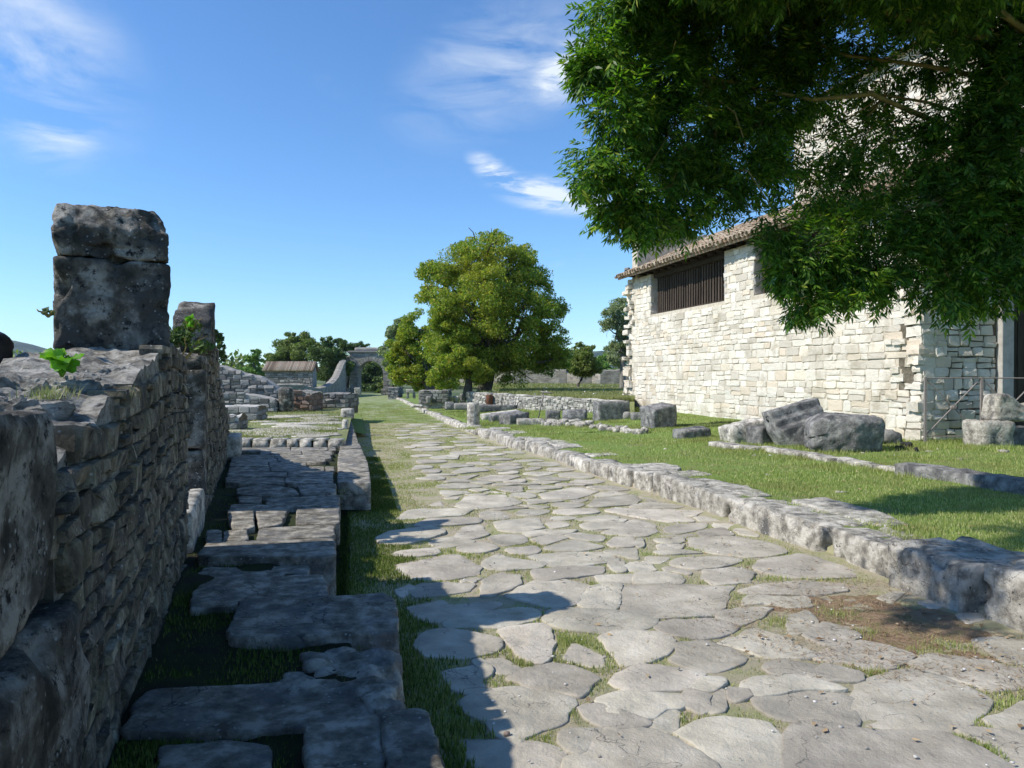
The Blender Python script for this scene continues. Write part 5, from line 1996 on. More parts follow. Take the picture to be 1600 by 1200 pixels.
fa = grd(1446, 692); fb = grd(1534, 694)
fdir = (fb - fa); fdir.z = 0
flen = fdir.length
fdir.normalize()
fence = empty('iron_fence', fa, 'low brown iron fence with crossed diagonal bars before the building door', 'fence')
fz0 = fa.z
ftop = EYE + (HOR - 590) / F * fa.y - .0
for k in range(4):
    p = fa + fdir * flen * k
    box('post', Vector((p.x, p.y, (fz0 - .1 + ftop) / 2)), (.045, .045, ftop - fz0 + .12), 'iron', fence, rotz=math.atan2(fdir.y, fdir.x))
    if k < 3:
        q = fa + fdir * flen * (k + 1)
        t0, t1 = Vector((p.x, p.y, ftop - .01)), Vector((q.x, q.y, ftop - .01))
        l0, l1 = Vector((p.x, p.y, fz0 + .13)), Vector((q.x, q.y, fz0 + .13))
        bar('rail', t0, t1, .014, fence); bar('rail', l0, l1, .012, fence)
        bar('diagonal_bar', t0, l1, .013, fence); bar('diagonal_bar', l0 + Vector((0, .02, 0)), t1 + Vector((0, .02, 0)), .013, fence)
        c = (t0 + l1) / 2
        tube('boss', [c - Vector((0, .03, 0)), c + Vector((0, .04, 0))], [.05, .05], 'iron', fence, seg=14, smooth=False)
        tube('boss_ring', [c - Vector((0, .045, 0)), c - Vector((0, .03, 0))], [.028, .034], 'iron', fence, seg=14, smooth=False)

# ---- iron T post, drum, small upright block
p = grd(841, 655); D = p.y
tp_ = empty('iron_post', p, 'thin leaning iron post with a crossbar in front of the white retaining wall', 'post')
tz = EYE + (HOR - 612) / F * D
xt = (850 - 800) / F * D
tube('shaft', [(p.x, D, p.z), (xt, D, tz)], [.022, .022], 'iron', tp_)
tube('crossbar', [((845 - 800) / F * D, D, tz + .0), ((863 - 800) / F * D, D - .15, tz - .05)], [.028, .02], 'iron', tp_)
D = WA.y - 2.6
zb_ = lawn_z((764.5 - 800) / F * D, D) - .02; zt_ = EYE + (HOR - 617) / F * D
xx = (764.5 - 800) / F * D
drum = empty('rusty_drum', (xx, D, zb_), 'rusty brown metal drum standing against the white wall', 'drum')
tube('barrel', [(xx, D, zb_), (xx, D, zt_ - .02), (xx, D, zt_)], [.16, .16, .155], 'rust', drum, seg=20)
for zz in (zb_ + .12, zb_ + .26):
    tube('hoop', [(xx, D, zz - .012), (xx, D, zz + .012)], [.167, .167], 'rust', drum, seg=20)
o = rock('upright_block', ((783.5 - 800) / F * 33, 33, EYE - 38 / F * 33), (.2, .2, .62), (0, 0, .1), 'kerb', None, rnd_=.1, amp=.02, seed=270, res=.08)
meta(o, 'narrow upright block with a mossy foot between the drum and the iron post', 'stone block')

# ---- group of blocks and tables at the far right verge
def fblock(label, x0, x1, yt, yb, mat='kerb', depth=.6, z0=None, cat='stone block', **kw):
    z0 = .12 if z0 is None else z0
    D = (EYE - z0) * F / (yb - HOR)
    w = (x1 - x0) / F * D; h = (yb - yt) / F * D
    o = rock('stone_block', ((x0 + x1 - 1600) / 2 / F * D, D + depth / 2, z0 + h / 2), (w, depth, h), (0, 0, kw.pop('rz', .1)), mat, None, rnd_=.1, amp=.03, seed=int(x0 + yt), res=.1, maxn=10, **kw)
    return meta(o, label, cat)


tb = empty('stone_table', at(639, 620, 44), 'stone slab resting on two stumps like a bench under the far tree', 'bench')
D = (EYE - .1) * F / (621 - HOR)
rock('seat', (at(641, 611, D)), (.62, .5, .26), (0, 0, .1), 'kerb', tb, rnd_=.1, amp=.02, seed=300)
for x in (637, 647):
    rock('support', (at(x, 618, D)), (.2, .3, .45), (0, 0, .1), 'boulder', tb, rnd_=.1, amp=.02, seed=int(x))
fblock('pale upright slab, leftmost of the cluster right of the stone bench', 655, 664, 615, 629)
fblock('pair of low pale lumps between upright slab and dark recess', 665, 674, 619, 631, 'whiterubble')
fblock('pale upright block right of the dark recess', 698, 706, 618, 630)
fblock('pale upright block beside the end of the white wall', 707, 717, 619, 630, 'kerb')
fblock('dark block against the end of the white wall', 718, 728, 615, 630, 'boulder')
fblock('rounded block end lying left of the column stump', 694, 709, 628, 641, 'boulder')
fblock('low broad pale lump left of the column stump', 708, 733, 630, 641, 'whiterubble')
fblock('flat slab lying on the grass by the far kerb', 641, 660, 633, 637, 'kerb', z0=.02)
low_wall('dark masonry recess with a flat slab top under the walnut trees', 654, 700, 611, 630, .15, 2.2, 'greyrubble', 311, capmat='rocktop')
low_wall('grey rubble wall stub by the street near the right foot of the arch', 606, 622, 606, 619.5, -.3, 3, 'greyrubble', 312)

# ---- meadow's far wall
FW = 60.0
fw_pts = [(655, 586, FW + 6), (700, 583, FW + 4), (760, 582, FW + 2), (800, 579, FW), (884, 578.5, FW - 1), (886, 583, FW - 1), (905, 587, FW - 2), (925, 586, FW - 2), (938, 579, FW - 3), (985, 578, FW - 3), (1100, 578, FW - 3), (1300, 578, FW - 3)]
ribbon_wall('long grey rubble wall along the far side of the meadow', [(x, y, d, 1.0) for x, y, d in fw_pts], .8, 'farwall', 9)

# ================================================================== TREES
def leaf_quads(C, size, aspect, droop=0.0, bias=None, rg=rng, jit=.3):
    """rhombus leaves at centres C (n x 3) -> n*4 verts"""
    n = len(C)
    d = rg.normal(size=(n, 3))
    if bias is not None: d += bias
    d[:, 2] -= droop
    d /= np.linalg.norm(d, axis=1)[:, None]
    r = rg.normal(size=(n, 3))
    s = np.cross(d, r)
    s /= np.maximum(np.linalg.norm(s, axis=1), 1e-6)[:, None]
    L_ = size * (1 + jit * rg.normal(size=n))[:, None]
    W_ = L_ * aspect
    V = np.empty((n, 4, 3), np.float32)
    V[:, 0] = C - d * L_ * .5
    V[:, 1] = C + s * W_ * .5
    V[:, 2] = C + d * L_ * .5
    V[:, 3] = C - s * W_ * .5
    return V.reshape(-1, 3)


def crown_points(blobs, n, sub=.3, nsub=14, rg=rng, squash=.8, fill=.25):
    """leaf centres gathered into clumps spread over the blobs' shells"""
    out = []
    w = np.array([b[1] ** 2 for b in blobs]); w = w / w.sum()
    for (c, r), wi in zip(blobs, w):
        k = max(3, int(nsub))
        m = max(10, int(n * wi))
        d = rg.normal(size=(k, 3)); d /= np.linalg.norm(d, axis=1)[:, None]
        rad = r * np.where(rg.random(k) < fill, rg.random(k) * .7, .75 + .3 * rg.random(k))
        cc = np.array(c)[None] + d * rad[:, None] * np.array([1, 1, squash])
        cr_ = r * sub * (.6 + .8 * rg.random(k))
        idx = rg.integers(0, k, m)
        q = rg.normal(size=(m, 3)); q /= np.linalg.norm(q, axis=1)[:, None]
        rr_ = (rg.random(m) ** .45)
        P_ = cc[idx] + q * (rr_ * cr_[idx])[:, None] * np.array([1, 1, .7])
        out.append(P_)
    return np.concatenate(out)


def limb(a, b, r0, r1, wob, rr, n=6):
    a, b = Vector(a), Vector(b)
    L_ = (b - a).length
    pts, rads = [], []
    for i in range(n + 1):
        t = i / n
        p = a.lerp(b, t) + Vector((rr.uniform(-1, 1), rr.uniform(-1, 1), rr.uniform(-.5, 1))) * wob * L_ * math.sin(t * math.pi)
        pts.append(p); rads.append(r0 + (r1 - r0) * t)
    return tube_vf(pts, rads, 7)


def tree(name, label, cat, D, blobs_px, base_px, trunk_r, leafmat, nleaf, leaf, barkmat='bark', group=None, dz=1.0, gz=None, nsub=14, sub=.32, aspect=.45, spread=.5, fork=.45, seed=1, lean=None, fill=.25):
    rr = random.Random(seed)
    rg = np.random.default_rng(seed)
    b = at(base_px[0], base_px[1], D)
    if gz is not None: b.z = gz
    root = empty(name, b, label, cat, group)
    blobs = []
    for i, t in enumerate(blobs_px):
        px, py, r = t[:3]
        dd_ = t[3] if len(t) > 3 else rr.uniform(-1, 1) * spread * r / F * D * 1.4
        c = at(px, py, D + dd_)
        blobs.append((c, r / F * (D + dd_)))
    cs = sum((x[0] for x in blobs), Vector()) / len(blobs)
    fk = b.lerp(Vector((lean[0] if lean else cs.x, cs.y if not lean else b.y, cs.z)), fork)
    vs, fs = tube_vf([b - UP * .3, b + UP * .15, b.lerp(fk, .5) + Vector((.1, 0, 0)) * trunk_r, fk], [trunk_r * 1.5, trunk_r * 1.1, trunk_r * .85, trunk_r * .7], 10)
    build('trunk', vs, fs, barkmat, root, True)
    L_ = [limb(fk, c, trunk_r * .45, trunk_r * .1, .08, rr) for c, r in blobs]
    for c, r in blobs:
        for k in range(3):
            e_ = c + Vector((rr.gauss(0, 1), rr.gauss(0, 1), rr.gauss(0, 1))) * r * .55
            L_.append(limb(c, e_, trunk_r * .12, trunk_r * .04, .1, rr, 4))
    V, Fs = join_vf(L_)
    build('limbs', V, Fs, barkmat, root, True)
    C = crown_points(blobs, nleaf, sub=sub, nsub=nsub, rg=rg, fill=fill)
    V = leaf_quads(C, leaf, aspect, droop=.3, rg=rg)
    o = build_np('crown', V, 4, leafmat, root)
    return root


# big walnut group
WB_ = [(762, 398, 40), (728, 420, 38), (795, 425, 42), (700, 440, 36), (826, 445, 36), (765, 450, 48), (690, 480, 36), (730, 490, 50), (795, 490, 52), (842, 488, 34),
       (868, 482, 20), (700, 530, 42), (760, 540, 50), (820, 538, 48), (858, 535, 32), (740, 570, 36), (800, 572, 34), (850, 565, 28), (876, 560, 18), (672, 425, 20), (668, 458, 18), (770, 372, 18), (722, 395, 20), (815, 400, 22)]
tree('walnut_tree', 'largest spreading tree on the meadow, leaves turning yellow, on a thick leaning trunk', 'tree', 38, WB_, (757, 607), .36, 'walnut', 170000, .115, seed=3, nsub=38, sub=.36, spread=.9, fork=.3, gz=.85, lean=((790 - 800) / F * 38, 0))
tree('walnut_tree', 'second tree with a thin straight trunk, left of the thick leaning one', 'tree', 36.5, [(700, 560, 30), (728, 565, 28), (715, 530, 30), (690, 585, 22), (745, 580, 20), (700, 500, 26)], (731, 610), .22, 'walnut', 40000, .12, seed=4, nsub=18, sub=.4, spread=.6, fork=.5, gz=.8, lean=((734 - 800) / F * 37, 0))
tree('walnut_tree', 'low yellowish green tree farthest left of the group, reaching down to the stones', 'tree', 46, [(652, 515, 28), (630, 535, 26), (670, 545, 32), (640, 570, 32), (665, 585, 28), (620, 565, 22), (692, 590, 22), (630, 592, 20), (650, 598, 14)], (680, 609), .5, 'walnut', 56000, .14, seed=5, nsub=18, sub=.4, spread=.6, fork=.4, gz=.6)
tree('willow_tree', 'grey green feathery tree just right of the arch', 'tree', 84, [(618, 525, 17), (613, 545, 16), (618, 565, 16), (624, 590, 14), (618, 580, 12), (625, 510, 12)], (612, 615), .3, 'willow', 14000, .3, seed=6, nsub=16, sub=.45)
bt = [('dense dark green tree mass behind the hut, tallest left of the arch', 108, [(452, 545, 22), (475, 535, 18), (437, 560, 20), (462, 562, 26), (485, 552, 22), (500, 545, 14), (425, 565, 14), (455, 530, 12), (470, 585, 20), (440, 585, 16)], (460, 604), 'midleaf', 52000, .30),
      ('dark tree between the hut and the arch', 100, [(505, 555, 20), (520, 560, 20), (500, 580, 18), (525, 582, 18), (540, 575, 16), (512, 535, 10)], (512, 600), 'darkleaf', 28000, .27),
      ('sparse topped tree right behind the dark one by the arch', 125, [(520, 538, 14), (540, 545, 14), (556, 545, 12), (568, 542, 9), (530, 560, 16), (552, 565, 18)], (535, 598), 'darkleaf', 18000, .3),
      ('dark tree filling the view through the arch opening', 135, [(570, 590, 22), (592, 585, 22), (580, 570, 18), (600, 605, 20), (565, 608, 14), (585, 610, 18), (610, 580, 16)], (585, 616), 'darkleaf', 15000, .45),
      ('sunlit bush seen at the right inside the arch opening', 122, [(600, 600, 9), (606, 610, 9), (592, 612, 8)], (600, 618), 'midleaf', 4000, .35),
      ('pale green bushy tree left of the small hut', 82, [(397, 562, 13), (392, 580, 14), (405, 585, 13), (400, 552, 8), (386, 592, 10)], (397, 604), 'lightleaf', 9000, .26),
      ('low dark hedge tree between the ruined wall and the pale green tree', 90, [(345, 585, 14), (360, 582, 12), (375, 588, 12), (330, 588, 14), (300, 590, 14), (270, 588, 14)], (352, 604), 'darkleaf', 9000, .3),
      ]
for i, (lab, D, bl, bp, lm, n, lf) in enumerate(bt):
    tree('bushy_tree', lab, 'tree', D, bl, bp, .3, lm, n, lf, seed=20 + i, nsub=14, sub=.42, group='trees beyond the arch and hut', fill=.4)
tree('small_tree', 'thin dark small leaved tree rising behind the second ruined wall', 'tree', 30, [(330, 518, 9), (340, 528, 8), (322, 535, 10), (336, 548, 9), (348, 556, 8), (320, 555, 10), (345, 540, 6), (330, 565, 9)], (322, 604), .12, 'darkleaf', 4200, .12, seed=40, nsub=9, sub=.5, aspect=.6)
tree('hedge_bush', 'band of mid green bushes at the far left below the hills', 'bush', 62, [(-60, 575, 22), (-20, 573, 18), (15, 577, 16), (50, 577, 15), (85, 578, 15), (120, 580, 14), (160, 582, 14), (200, 584, 14), (240, 584, 14)], (50, 600), .2, 'midleaf', 16000, .26, seed=41, nsub=16, sub=.5, fill=.5)
tree('leaning_tree', 'small round tree on a slanting thin trunk in the meadow', 'tree', 46, [(905, 566, 14), (922, 570, 13), (913, 552, 12), (898, 575, 11), (930, 578, 9), (905, 582, 9), (918, 583, 9)], (903, 601), .10, 'midleaf', 16000, .12, seed=42, nsub=24, sub=.5, gz=1.0, fork=.7, lean=((917 - 800) / F * 46, 0))
tree('slender_tree', 'slender grey trunked tree close to the far corner of the building', 'tree', 42, [(960, 492, 16), (972, 478, 14), (950, 508, 12), (975, 515, 16), (968, 540, 14), (980, 555, 12), (960, 560, 10), (988, 500, 14), (990, 535, 12)], (973, 602), .17, 'willow', 26000, .10, 'palebark', seed=43, nsub=30, sub=.5, gz=1.0, fork=.75)
for i, (lab, D, bl, bp, lm, n, lf) in enumerate([
    ('dark bush under the right side of the walnut crown', 70, [(880, 558, 14), (890, 570, 13), (872, 575, 12)], (880, 590), 'darkleaf', 4200, .24),
    ('thin topped light bush behind the small leaning tree', 72, [(905, 540, 8), (902, 552, 10), (920, 545, 9), (915, 560, 12)], (910, 590), 'midleaf', 3500, .22),
    ('yellow flecked bush right behind the small leaning tree', 68, [(935, 570, 14), (950, 575, 12), (945, 560, 10)], (942, 590), 'lightleaf', 4000, .22),
    ('grey green bush left of the slender trunk', 76, [(950, 552, 14), (965, 565, 14), (975, 580, 12)], (960, 592), 'willow', 4200, .24)]):
    tree('bush', lab, 'bush', D, bl, bp, .12, lm, n, lf, 'bark', 'bushes beyond the meadow wall', seed=60 + i, nsub=10, sub=.45, fill=.4)
# woods far off
P_ = []
for i in range(260):
    px = rnd.uniform(-900, 2600)
    D = rnd.uniform(170, 420)
    P_.append((at(px, 592 - rnd.uniform(0, 2), D) + UP * rnd.uniform(1, 3), rnd.uniform(3.5, 6)))
C = crown_points(P_, 70000, sub=.5, nsub=8, fill=.5)
o = build_np('far_woods', leaf_quads(C, 1.3, .6), 4, 'midleaf')
meta(o, 'far band of woodland along the foot of the hills', 'woods', kind='stuff')

# ---- the ash tree overhanging from the right
ASH_BASE = Vector((8.9, 7.6, .2))
ash = empty('ash_tree', ASH_BASE, 'dark leafy ash boughs hanging over the lawn and the pale building', 'tree')
rr = random.Random(17)
AB = []
def ab_(px, py, D, r, w=1.0): AB.append((at(px, py, D), r / F * D, w))
# left fringe
for px, py, D, r in [(960, 30, 7.4, 48), (950, 100, 7.2, 50), (962, 175, 7.1, 46), (955, 245, 7.2, 42), (975, 310, 7.2, 42), (1000, 350, 7.3, 38), (925, 110, 7.2, 28), (915, 272, 7.1, 24), (990, -40, 7.4, 60)]:
    ab_(px, py, D, r, 1.25)
for px, py, D, r in [(1040, 30, 7.8, 62), (1030, 120, 7.6, 66), (1040, 210, 7.6, 60), (1050, 290, 7.6, 56), (1052, 335, 7.7, 34), (1120, 40, 8.0, 66), (1120, 130, 8.0, 66), (1115, 220, 7.9, 62), (1120, 290, 7.9, 46),
                     (1200, 30, 8.2, 66), (1195, 120, 8.2, 60), (1185, 200, 8.1, 54), (1175, 275, 8.0, 44), (1275, 20, 8.2, 56), (1260, 90, 8.2, 44), (1360, 0, 8.3, 50), (1450, 0, 8.0, 60), (1540, 10, 7.8, 70), (1600, 60, 7.6, 60)]:
    ab_(px, py, D, r)
# sparse window of foliage in front of the sunlit upper wall
for px, py, D, r in [(1250, 170, 8.4, 40), (1240, 240, 8.2, 38), (1300, 150, 8.4, 40), (1320, 240, 8.3, 48), (1290, 300, 8.1, 44), (1380, 130, 8.3, 44), (1400, 220, 8.3, 46), (1370, 300, 8.1, 46), (1450, 90, 8.2, 40), (1350, 70, 8.3, 40)]:
    ab_(px, py, D, r, .62)
# dense lower hanging mass
for px, py, D, r in [(1215, 365, 7.6, 34), (1235, 415, 7.5, 40), (1262, 468, 7.4, 34), (1275, 400, 7.6, 48), (1320, 440, 7.5, 44), (1340, 380, 7.7, 52), (1390, 420, 7.6, 40), (1420, 350, 7.8, 56), (1480, 440, 7.6, 44), (1490, 360, 7.8, 58),
                     (1545, 440, 7.6, 42), (1560, 360, 7.6, 60), (1470, 260, 7.9, 52), (1540, 270, 7.8, 62), (1600, 300, 7.6, 60), (1500, 180, 7.9, 52), (1570, 180, 7.7, 60), (1620, 420, 7.4, 50), (1540, 110, 7.8, 48)]:
    ab_(px, py, D, r, 1.1)
# the crown beyond the frame
for k in range(46):
    a = rr.random() * 6.28
    x = rr.uniform(2.3, 12.5); y = rr.uniform(5.0, 11.0); z = rr.uniform(5.6, 9.0)
    if z < 5.4 + abs(x - 8) * -.1: continue
    if z < 1.6 + 600 / F * y + .5 and abs(x / y) < .75: z = 1.6 + 610 / F * y + rr.uniform(.2, 2)
    AB.append((Vector((x, y, z)), rr.uniform(.5, .85), .55))
for k in range(58):
    x, y = rr.uniform(1.4, 4.4), rr.uniform(5.4, 8.3)
    z = max(1.6 + 640 / F * y + rr.uniform(.1, .5), rr.uniform(5.3, 7.0))
    AB.append((Vector((x, y, z)), rr.uniform(.5, .7), .8))
for k in range(16):
    AB.append((Vector((rr.uniform(6.0, 11.5), rr.uniform(5.0, 9.5), rr.uniform(3.2, 6))), rr.uniform(.5, .8), .6))
for px, py, D, r in [(1000, -120, 7.4, 75), (1100, -110, 7.8, 80), (1210, -100, 8, 80), (960, -190, 7.6, 70), (1060, -230, 7.8, 90), (1180, -220, 8, 90), (1320, -110, 8, 90), (1440, -120, 7.8, 90), (1560, -110, 7.6, 90), (1300, -250, 8, 90), (1450, -250, 8, 90)]:
    ab_(px, py, D, r, .8)
for (x, y, z, r) in ((-1.1, 4.3, 5.0, .42), (-1.5, 3.8, 4.75, .35), (-.5, 4.9, 5.6, .5), (.3, 5.6, 6.1, .5), (1.1, 6.3, 6.2, .5)):
    AB.append((Vector((x, y, z)), r, .7))
# trunk and boughs
vs, fs = tube_vf([ASH_BASE - UP * .3, ASH_BASE + UP * .3, ASH_BASE + Vector((-.1, 0, 1.8)), ASH_BASE + Vector((-.3, .1, 3.4)), ASH_BASE + Vector((-.4, .1, 6.5))], [.42, .33, .28, .25, .1], 14)
build('trunk', vs, fs, 'bark', ash, True)
Ls, Tw = [], []
fork = ASH_BASE + Vector((-.3, .1, 3.3))
mains = [at(1450, 40, 8.0), at(1380, 150, 8.1), at(1500, 300, 7.8), at(1250, 60, 8.1), at(1100, 120, 7.9), Vector((9, 6, 8)), Vector((6, 9, 8)), at(1520, 160, 7.9), Vector((2.2, 7, 6.3)), Vector((3.6, 6.5, 6.5)), Vector((1.9, 7.6, 6.2))]
for m_ in mains: Ls.append(limb(fork, m_, .06, .012, .05, rr, 10))
for c, r, w in AB:
    mm = min(mains, key=lambda q: (q - c).length)
    Tw.append(limb(mm, c, .011, .005, .09, rr, 7))
    for k in range(4):
        Tw.append(limb(c, c + Vector((rr.gauss(0, 1), rr.gauss(0, 1), rr.gauss(-.3, .8))) * r * .6, .006, .002, .1, rr, 4))
V, Fs = join_vf(Ls); build('boughs', V, Fs, 'twig', ash, True)
V, Fs = join_vf(Tw); build('twigs', V, Fs, 'twig', ash, True)


def spray_verts(P0, dirs, side, scl):
    """pinnate leaves: n sprays of 9 lanceolate leaflets, 4 verts each (n*9*4)"""
    n = len(P0)
    K = 9
    out = np.empty((n, K, 4, 3), np.float32)
    nz_ = np.cross(dirs, side)
    for k in range(K):
        if k < 8:
            t = .25 + .2 * (k // 2)
            sg = 1 if k % 2 else -1
            base = P0 + dirs * (t * .17 * scl)[:, None]
            ld = dirs * .62 + side * (sg * .75) + np.array([0, 0, -.28]) + rng.normal(size=(n, 3)) * .16
        else:
            base = P0 + dirs * (.9 * .17 * scl)[:, None]
            ld = dirs + np.array([0, 0, -.25]) + rng.normal(size=(n, 3)) * .12
        ld /= np.linalg.norm(ld, axis=1)[:, None]
        wd = np.cross(ld, nz_ + rng.normal(size=(n, 3)) * .35)
        wd /= np.maximum(np.linalg.norm(wd, axis=1), 1e-5)[:, None]
        L_ = (.078 * scl * (1 + .15 * rng.normal(size=n)))[:, None]
        out[:, k, 0] = base
        out[:, k, 1] = base + ld * L_ * .42 + wd * L_ * .135
        out[:, k, 2] = base + ld * L_
        out[:, k, 3] = base + ld * L_ * .42 - wd * L_ * .135
    return out


def sprays(blobs, per_m2):
    Ps, Ds = [], []
    for c, r, w in blobs:
        m = int(per_m2 * w * r * r * 12.5)
        k = 16
        d = rng.normal(size=(k, 3)); d /= np.linalg.norm(d, axis=1)[:, None]
        cc = np.array(c)[None] + d * (r * (.35 + .6 * rng.random(k)))[:, None]
        idx = rng.integers(0, k, m)
        q = rng.normal(size=(m, 3)) * (r * .20)
        P0 = cc[idx] + q
        dr = (P0 - np.array(c)[None]) / r * .8 + rng.normal(size=(m, 3)) * .5
        dr[:, 2] -= .55
        dr /= np.linalg.norm(dr, axis=1)[:, None]
        Ps.append(P0); Ds.append(dr)
    P0 = np.concatenate(Ps); dr = np.concatenate(Ds)
    s = np.cross(dr, np.array([0, 0, 1.0]) + rng.normal(size=(len(dr), 3)) * .3)
    s /= np.maximum(np.linalg.norm(s, axis=1), 1e-5)[:, None]
    return P0, dr, s


P0, dr, sd_ = sprays(AB, 250)
# keep the view between the crown and the frame's clear left side free
pxs = 800 + F * P0[:, 0] / P0[:, 1]
pys = HOR - F * (P0[:, 2] - EYE) / P0[:, 1]
keep = ~((pxs < 896) & (pys > -60) & (pys < 700))
P0, dr, sd_ = P0[keep], dr[keep], sd_[keep]
pxs = pxs[keep]; pys = pys[keep]
S = spray_verts(P0, dr, sd_, (1 + .15 * rng.normal(size=len(P0))))
# the 300 sprays that hang clearest at the near fringe are leaves of their own
score = (pxs - 900) + 60 * P0[:, 1] + 0 * pys + np.where((pys > 0) & (pys < 520), 0, 9999)
low = np.argsort(score)[:300]
isn = np.zeros(len(P0), bool); isn[low] = True
crown = build_np('crown', S[~isn].reshape(-1, 3), 4, 'ash', ash)
crown['kind'] = 'stuff'
fidx = [tuple(range(i * 4, i * 4 + 4)) for i in range(9)]
for i in low:
    build('leaf_spray', S[i].reshape(-1, 3), fidx, 'ash', crown)


# ---- shrubs and plants on the ruined wall
def plant(name, label, c, r, n, leaf, mat, seed, aspect=.6, cat='plant', stems=5, nsub=7):
    rg = np.random.default_rng(seed); rr = random.Random(seed)
    root = empty(name, c - Vector((0, 0, r)), label, cat)
    C = crown_points([(c, r)], n, sub=.45, nsub=nsub, rg=rg, fill=.5)
    build_np('leaves', leaf_quads(C, leaf, aspect, droop=.1, rg=rg), 4, mat, root)
    V, Fs = join_vf([limb(c - UP * r, c + Vector((rr.gauss(0, 1), rr.gauss(0, 1), rr.gauss(.3, .5))) * r * .6, .008, .003, .1, rr, 4) for _ in range(stems)])
    build('stems', V, Fs, 'twig', root, True)
    return root


plant('wall_shrub', 'dark leafy shrub growing on the second ruined wall under the slanting block', at(286, 530, 6.9), .20, 700, .05, 'darkleaf', 1, cat='shrub')
plant('wall_shrub', 'yellow green sprig sticking out over the second ruined wall', at(300, 502, 6.85), .075, 60, .05, 'brightleaf', 2, cat='shrub')
plant('wall_shrub', 'small sprig hanging from the left edge of the tall stacked blocks', at(76, 486, 4.0), .03, 16, .03, 'darkleaf', 5, cat='shrub')
# broad lobed bright leaves on the broken wall head
bl = empty('leafy_plant', at(95, 572, 3.3), 'bright green plant with broad lobed leaves on the broken wall head', 'plant')
rp = random.Random(6)
for (px, py, sz, yaw, tl) in [(86, 553, .055, .3, .5), (104, 556, .05, 2.0, .7), (112, 560, .05, -.6, .4), (91, 563, .055, 1.2, 1.1), (80, 558, .05, 3.0, .3), (108, 572, .045, 4.1, .9), (98, 570, .04, 5, .8), (96, 561, .05, 2.6, 1.2)]:
    c = at(px, py, 2.95 + rp.uniform(-.06, .06))
    vs = [(0, 0, 0)]
    for k in range(15):
        a = math.pi * 2 * k / 15
        r_ = sz * (.55 + .45 * abs(math.cos(a * 2.5)))
        vs.append((r_ * math.cos(a), r_ * math.sin(a), -.012 * math.sin(a * 5)))
    m = Matrix.Rotation(yaw, 3, 'Z') @ Matrix.Rotation(tl, 3, 'X')
    build('leaf', [tuple(m @ Vector(v) + c) for v in vs], [(0, k + 1, (k + 1) % 15 + 1) for k in range(15)], 'brightleaf', bl, True)
    tube('stalk', [c, at(97, 590, 3.0)], [.003, .004], 'brightleaf', bl, seg=5)

# ================================================================== GRASS
def blades(name, X, Y, Z, h, w, mat, label=None, lean=.5, cat='grass', parent=None):
    n = len(X)
    h = h * (.55 + .8 * rng.random(n))
    a = rng.random(n) * 6.283
    ln = lean * rng.random(n) * h
    V = np.empty((n, 3, 3), np.float32)
    ca, sa = np.cos(a), np.sin(a)
    b = rng.random(n) * 6.283
    ww = w * (.6 + .8 * rng.random(n)) / 2
    V[:, 0, 0] = X - ca * ww; V[:, 0, 1] = Y - sa * ww; V[:, 0, 2] = Z - .006
    V[:, 1, 0] = X + ca * ww; V[:, 1, 1] = Y + sa * ww; V[:, 1, 2] = Z - .006
    V[:, 2, 0] = X + np.cos(b) * ln; V[:, 2, 1] = Y + np.sin(b) * ln; V[:, 2, 2] = Z + h
    o = build_np(name, V.reshape(-1, 3), 3, mat, parent)
    meta(o, label, None, kind='stuff')
    return o


def vn(x, y, s, seed=0.0):
    """cheap smooth value pattern, about -1..1"""
    return (np.sin(x * s + 1.3 * np.sin(y * s * .7 + seed)) + np.sin(y * s * 1.1 + 1.7 * np.sin(x * s * .6 + seed * 2)) + .6 * np.sin((x + y) * s * 2.3 + seed)) / 2.6


def np_along(poly, Y):
    ys_ = [p.y for p in poly]; xs__ = [p.x for p in poly]
    return np.interp(Y, ys_, xs__)


def np_lawn(X, Y):
    u = SNV.x * X + SNV.y * Y; v = SD.x * X + SD.y * Y
    t = np.clip((u - 4.9) / 7, 0, 1)
    return (-.008 * Y + .225 - .045 * np.clip((Y - 10) / 14, 0, 1)) * (1 - t) + (.15 + .0125 * np.maximum(v, 4)) * t + .012 * np.sin(X * 2.1 + Y) + .01 * np.sin(Y * 2.7 - X)


# lawn
def sample_D(n, d0, d1, pw):
    """depths with density falling off as d**-pw"""
    u = rng.random(n)
    k = 1 - pw
    return (d0 ** k + u * (d1 ** k - d0 ** k)) ** (1 / k)


n = 240000
Y = sample_D(n, 4.2, 34, 1.35)
xa = np_along(KB, Y) + .42
xb = np.where(Y < 15, Y * .75 + .4, np.where(Y < 28, (SNV.x * 11.9 - 0) * 0 + (11.75 - SNV.y * Y) / SNV.x, xa + 4))
X = xa + (xb - xa) * rng.random(n)
k = (xb > xa)
u = SNV.x * X + SNV.y * Y
k &= ~((u > 11.7) & (SD.x * X + SD.y * Y > 12.2))
wallx = WB.x + (WA.x - WB.x) * (Y - WB.y) / (WA.y - WB.y)
k &= ~((Y > WB.y - .5) & (X > wallx - .1) & (X < Y * .168))
X, Y = X[k], Y[k]
pat = vn(X, Y, 1.7, 2)
pat2 = vn(X, Y, .8, 6)
k = rng.random(len(X)) < np.clip(.7 + .5 * pat - .35 * (pat2 > .45), .12, 1)
X, Y = X[k], Y[k]
hs_ = .028 + .012 * (vn(X, Y, 2.5, 5) + 1) * .5 + np.clip((Y - 10) * .0012, 0, .02)
blades('lawn_grass', X, Y, np_lawn(X, Y), hs_, .006 + .0005 * Y, 'grass', 'short green grass of the lawn on the right')
